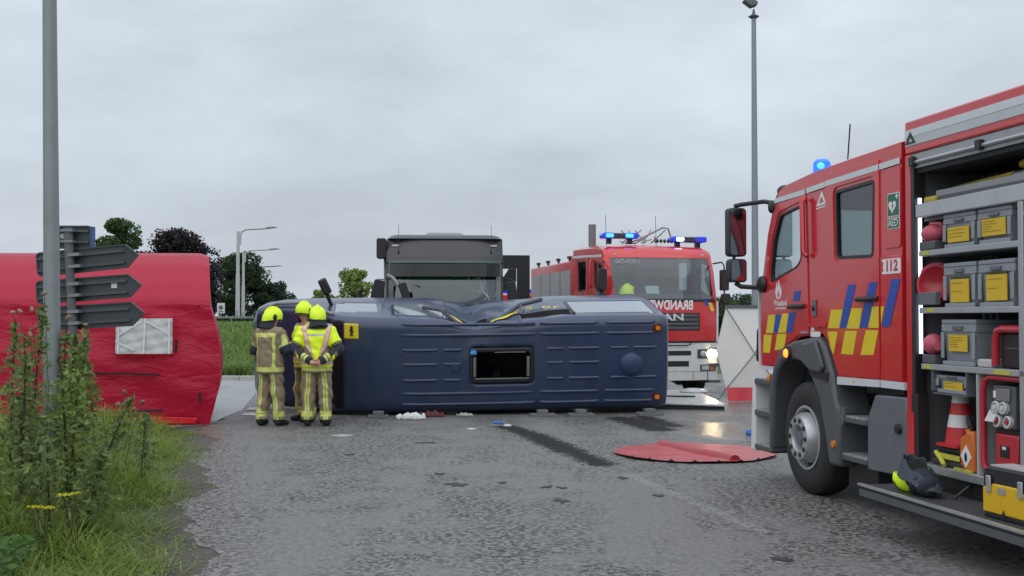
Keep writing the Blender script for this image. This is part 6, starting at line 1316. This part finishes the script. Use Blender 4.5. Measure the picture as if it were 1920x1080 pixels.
# toolbox on the step
t = at_fe('toolbox', 'yellow and black toolbox on the folded out step', 'toolbox', 3.43, .30, .376, R(3)); YT = mat('toolbox yellow', (.70, .42, .01), .45, dirt=.12)
MB().prism([(0, .035), (-.46, .035), (-.46, .20), (-.40, .20), (-.38, .23), (-.10, .23), (-.08, .20), (0, .20)], 'y', -.24, 0).build('yellow_body', YT, t, bevel=.008); MB().mm(-.455, -.005, -.235, -.006, 0, .034).build('black_base', BLK, t, bevel=.008); MB().prism([(-.24, .03), (-.20, .03), (-.22, .07)], 'y', .001, .006).build('black_notch', BLK, t)
MB().prism([(.01, .2005), (-.47, .2005), (-.46, .32), (-.42, .335), (-.04, .335), (0, .32)], 'y', -.245, -.01).build('lid', BLK, t, bevel=.012); 
for x in (-.05, -.37): MB().mm(x - .045, x, .001, .014, .17, .28).build('latch', ALU, t, bevel=.004)
MB().mm(-.24, -.16, .001, .005, .17, .21).build('badge', mat('badge grey', (.3, .3, .28), .4), t); MB().mm(-.4, -.02, -.22, -.05, .336, .346).build('pale_lid_tray', mat('pale plastic tray'), t)
# helmet and hood lying on the step
t = at_fe('helmet_with_hood', 'fluorescent helmet upside down with its dark neck hood on the step', 'helmet', 2.32, .22, .376); t.scale = (.78, .78, .78)
V, F = surf(lambda P: np.maximum(sd_ell(P, (0, 0, .125), (.165, .14, .125)), -sd_ell(P, (0, 0, .19), (.145, .12, .13))), (-.2, -.2, -.02), (.2, .2, .22), .012); hs_ = np_mesh('helmet_shell', V, F, HIV, t, smooth=True)
MB().tube([(.155 * math.cos(a), .0, .125 - .122 * math.sin(a)) for a in np.linspace(.3, 2.8, 9)], .009).build('seam', BLK, hs_); MB().tube([(0.02, .137 * math.cos(a), .125 - .122 * math.sin(a)) for a in np.linspace(.2, 1.6, 6)], .009).build('seam', BLK, hs_)
HD = mat('grey blue hood cloth', (.05, .058, .075), .75, var=.3, scale=12, bump=.5, bscale=25)
def hood(u, v):
    a = math.pi * (u * 1.9 - .45); r_ = .19 - .03 * v; return (-.12 + (r_ + .12 * max(0, -math.cos(a))) * math.cos(a) * (1.25 - .1 * v) - .05, r_ * .9 * math.sin(a) * (1 - .2 * v), .16 + .15 * v * (1 + .35 * math.cos(a)) + .015 * math.sin(7 * a + 4 * v) - .10 * max(0, -math.cos(a)))
k = MB().grid(hood, 36, 10).build('hood', HD, t, angle=70); sd = k.modifiers.new('thickness', 'SOLIDIFY'); sd.thickness = .015
V, F = surf(lambda P: np.maximum(smin(sd_ell(P, (-.25, -.02, .12), (.18, .15, .13)), sd_ell(P, (-.42, .02, .10), (.10, .10, .10)), .06) + .008 * np.sin(40 * P[..., 0] + 30 * P[..., 2]), -P[..., 2] + .002), (-.6, -.25, -.02), (.0, .2, .32), .014); np_mesh('hood_cloth', V, F, NAVY, t, smooth=True)

# ================================================================== THINGS ON THE ROAD
MTM = mat('pink red vinyl', (.46, .06, .065), .35, var=.10, scale=3, bump=.25, bscale=10, dirt=.12)
t = thing('round_mat', 'round red vinyl mat with a folded ridge on the wet road', 'mat', (2.29, 14.45, .018), R(8))
MB().grid(lambda u, v: ((1.0 + .012 * math.sin(9 * v * 6.283)) * u * math.cos(v * 6.28319), (1.0 + .012 * math.sin(9 * v * 6.283)) * u * math.sin(v * 6.28319), .010 + .005 * math.sin(v * 37.699 + u * 5) * u + .003 * math.sin(u * 16 + v * 18.85)), 22, 80).build('sheet', MTM, t, angle=60)
MB().loft([[(x + dx, -.88 * t_ + .86 * (1 - t_), .008 + dz) for dx, dz in ((-.07, 0), (-.045, .045), (0, .062), (.045, .045), (.07, 0))] for t_ in np.linspace(0, 1, 12) for x in [-.20 + .42 * t_ + .02 * math.sin(t_ * 9)]]).build('folded_ridge', mat('darker red vinyl', (.36, .03, .04), .35), t, angle=60)
for i in range(9):
    a = -2.7 + i * .28; MB().prism([(-.04, 0), (.04, 0), (0, .022)], 'y', -.006, .006).build('edge_tab', BLK, t).matrix_local = Matrix.Translation((1.0 * math.cos(a), 1.0 * math.sin(a), .006)) @ Matrix.Rotation(a + math.pi / 2, 4, 'Z')
WP = mat('white body panel', (.55, .56, .57), .3, coat=.3, dirt=.3)
t = thing('detached_panel', 'white detached vehicle panel lying behind the minibus', 'panel', (3.45, 22.3, 0), R(-6))
MB().loft([[(x, y, z + dz) for x, y, z in ((-1.0, -.9, .10), (.55, -.95, .06), (.62, -.9, .07), (.3, .2, .17), (.15, .85, .22), (-.9, .9, .20))] for dz in (0, .05)]).build('panel', WP, t, bevel=.02); MB().mm(-.7, .1, -.1, .0, .19, .205).build('groove', BLK, t); MB().ell((.1, .55, .25), (.28, .2, .07), 14, 8).build('moulding', WP, t); MB().mm(-.9, .6, -.88, -.7, .0, .058).build('rubber_edge', BLK, t)
# white privacy screen, cross-poled panels with red skirts
SCR = mat('white screen fabric', (.80, .80, .79), .6, var=.06, scale=3, transl=.35, bump=.15, bscale=8)
ps = thing('privacy_screen', 'white pop up privacy screen with a red skirt', 'screen', (4.38, 23.6, 0), R(6))
def screen_panel(x0, nm):
    Wd, h0, h1 = 1.15, .30, 1.92; cx, cz = x0 + Wd / 2, .98; C_ = (cx, -.16, cz); TL, TR, BL, BR = (x0 + .02, 0, h1), (x0 + Wd - .02, 0, h1), (x0 + .02, 0, h0 - .04), (x0 + Wd - .02, 0, h0 - .04)
    L_ = (x0 - .17, .06, cz + .05) if x0 < .1 else (x0 + .02, .02, cz); R_ = (x0 + Wd - .02, .02, cz)
    def tri(a, b, c, n=6):
        m_ = MB(); a, b, c = map(Vector, (a, b, c)); g = {}
        for i in range(n + 1):
            for j in range(n + 1 - i):
                u, v = i / n, j / n; p = a * (1 - u - v) + b * u + c * v; p.y += .05 * (u * v + u * (1 - u - v) + v * (1 - u - v)) ; g[i, j] = len(m_.v); m_.v.append(tuple(p))
        for i in range(n):
            for j in range(n - i):
                m_.f.append((g[i, j], g[i + 1, j], g[i, j + 1]))
                if i + j < n - 1: m_.f.append((g[i + 1, j], g[i + 1, j + 1], g[i, j + 1]))
        return m_.build(nm, SCR, ps, angle=50)
    for a, b in ((TL, TR), (TR, R_), (R_, BR), (BR, BL), (BL, L_), (L_, TL)): tri(a, b, C_)
    for p in (TL, TR, BL, BR): q = Vector(p).lerp(Vector(C_), .5); q.y -= .02; MB().tube([Vector(p) - Vector((0, .012, 0)), q - Vector((0, .012, 0)), Vector(C_) - Vector((0, .012, 0))], .010, 6).build('pole', GRYL, ps)
    MB().prism([(x0 + .0, h1 - .01), (x0 + Wd, h1 - .01), (x0 + Wd, h1 + .06), (x0 + .02, h1 + .05)], 'y', -.02, .02).build('top_hem', mat('grey hem', (.12, .125, .13), .7), ps)
    MB().grid(lambda u, v: (x0 + .02 + (Wd - .04) * u, -.03 - .04 * math.sin(u * 15) * (1 - v) - .10 * (1 - v), .012 + (h0 - .03) * v), 16, 4).build('skirt', mat('screen skirt red', (.52, .015, .03), .45), ps, angle=60)
screen_panel(0, 'fabric_panel'); screen_panel(1.16, 'fabric_panel')
MB().tube([(0, -.05, .26), (-.12, -.02, .06), (-.3, .0, .02)], .012).build('guy_line', GRYL, ps)
# litter and debris
def lump(name, label, x, y, r, m_, seed, cat='litter', group=None, rz=0):
    rr = np.random.default_rng(seed); a, b, c = rr.uniform(0, 6, 3)
    V, F = surf(lambda P: np.maximum(sd_ell(P, (0, 0, r[2] * .3), r) + min(r) * .5 * np.sin(P[..., 0] / r[0] * 4 + a) * np.sin(P[..., 1] / r[1] * 4 + b) + min(r) * .35 * np.sin(P[..., 0] / r[0] * 9 + c) * np.sin(P[..., 1] / r[1] * 7 + a) , -P[..., 2]), (-r[0] * 1.4, -r[1] * 1.4, -.01), (r[0] * 1.4, r[1] * 1.4, r[2] * 1.8), min(r) * .28)
    o = np_mesh(name, V, F, m_, smooth=True); o.location = (x, y, .002); o.rotation_euler = (0, 0, rz); tag(o, label, cat, group)
WL_ = mat('white plastic sheet', (.66, .67, .68), .5); BG = mat('blue nitrile', (.02, .16, .48), .45)
lump('plastic_bag', 'crumpled white plastic bag at the foot of the minibus', -1.7, 19.35, (.19, .11, .07), WL_, 1)
lump('glove', 'blue glove lying in front of the minibus', -.22, 18.6, (.075, .06, .022), BG, 2); lump('paper_scrap', 'small white scrap at the head of the dark spill', -.07, 18.12, (.05, .04, .02), WL_, 3)
lump('glove', 'blue glove on the road behind the near fire engine step', 3.50, 16.8, (.07, .05, .05), BG, 4); lump('paper_scrap', 'pale flat scrap in front of the vested firefighter', -2.45, 16.6, (.14, .11, .012), mat('grey paper', (.34, .34, .33), .7), 5)
lump('cloth_bundle', 'reddish cloth bundle under the minibus roof edge', -1.38, 19.85, (.17, .10, .06), mat('maroon cloth', (.12, .03, .035), .8), 6); lump('glove', 'pale crumpled glove under the minibus middle', -.82, 20.0, (.11, .06, .035), mat('pale glove', (.4, .39, .37), .6), 7); lump('paper_scrap', 'white scrap beside the left firefighter at the kerb', -4.6, 20.2, (.12, .1, .02), WL_, 8); lump('paper_scrap', 'white scrap by the front of the minibus', -4.75, 21.3, (.14, .12, .03), WL_, 9); lump('paper_scrap', 'tiny white scrap on the asphalt before the minibus', -.62, 17.6, (.05, .03, .012), WL_, 10)
DS = mat('dark wet soil', (.026, .026, .027), .5, bump=.6, bscale=80)
for i, (x, y, a, b, lb) in enumerate([(-1.13, 15.7, .17, .045, 'thin dark clump nearest the minibus'), (-2.0, 14.35, .075, .06, 'small round dark clump left on the road'), (-.78, 12.6, .10, .05, 'dark clump in mid road, upper of a pair'), (-.56, 11.75, .12, .07, 'dark clump in mid road, lower of a pair'), (.34, 11.6, .08, .06, 'dark clump below the spill, upper left'), (.50, 11.55, .06, .05, 'dark clump below the spill, upper right'), (.46, 10.75, .09, .08, 'dark clump below the spill, lowest'), (1.18, 12.25, .08, .05, 'dark clump just past the end of the spill'), (-.1, 11.9, .045, .05, 'tiny dark clump in the road centre'), (1.40, 11.05, .07, .05, 'dark clump left of the worn pale line'), (1.9, 8.15, .10, .05, 'dark clump close to the camera at right')]):
    r_ = np.random.default_rng(60 + i); k = 26; rad = .6 + .25 * np.convolve(r_.normal(0, 1, k), [.5, 1, .5], 'same') + .25 * r_.random(k); rad = np.clip(rad, .15, 1.4)
    pg = [(a * .85 * rad[j] * math.cos(6.2832 * j / k), b * 1.7 * rad[j] * math.sin(6.2832 * j / k)) for j in range(k)]
    o = MB().prism(pg, 'z', .001, .007).build('dirt_clump', DS); o.location = (x, y, 0); o.rotation_euler = (0, 0, random.uniform(-.5, .5)); tag(o, lb, 'dirt', 'dark clumps scattered on the road')
lump('blue_rag', 'bright blue rag caught on the roof hatch corner', 0, 0, (.05, .05, .06), mat('bright blue cloth', (.05, .28, .62), .6), 40, 'rag')
rg = bpy.data.objects['blue_rag']; rg.location = bus.matrix_world @ Vector((HX1 - .02, -.20, 2.80))
# loose stones along the ragged edge of the road
n = 1500; y = 6 + 12 * rng.random(n); x = edge_x(y) + rng.normal(.18, .28, n); s = rng.uniform(.004, .013, n)
oc = np.array([(1, 0, 0), (-1, 0, 0), (0, 1, 0), (0, -1, 0), (0, 0, .7), (0, 0, -.4)]); V = (np.column_stack([x, y, s * .3])[:, None] + (oc[None] * rng.uniform(.6, 1.3, (n, 6, 1))) * s[:, None, None]).reshape(-1, 3)
T = (np.arange(n)[:, None, None] * 6 + np.array([(0, 2, 4), (2, 1, 4), (1, 3, 4), (3, 0, 4), (2, 0, 5), (1, 2, 5), (3, 1, 5), (0, 3, 5)])[None]).reshape(-1, 3)
tag(np_mesh('gravel', V, T, mat('road gravel', (.24, .235, .225), .7, var=.55, island=.9)), 'loose gravel along the ragged road edge', 'gravel', kind='stuff')
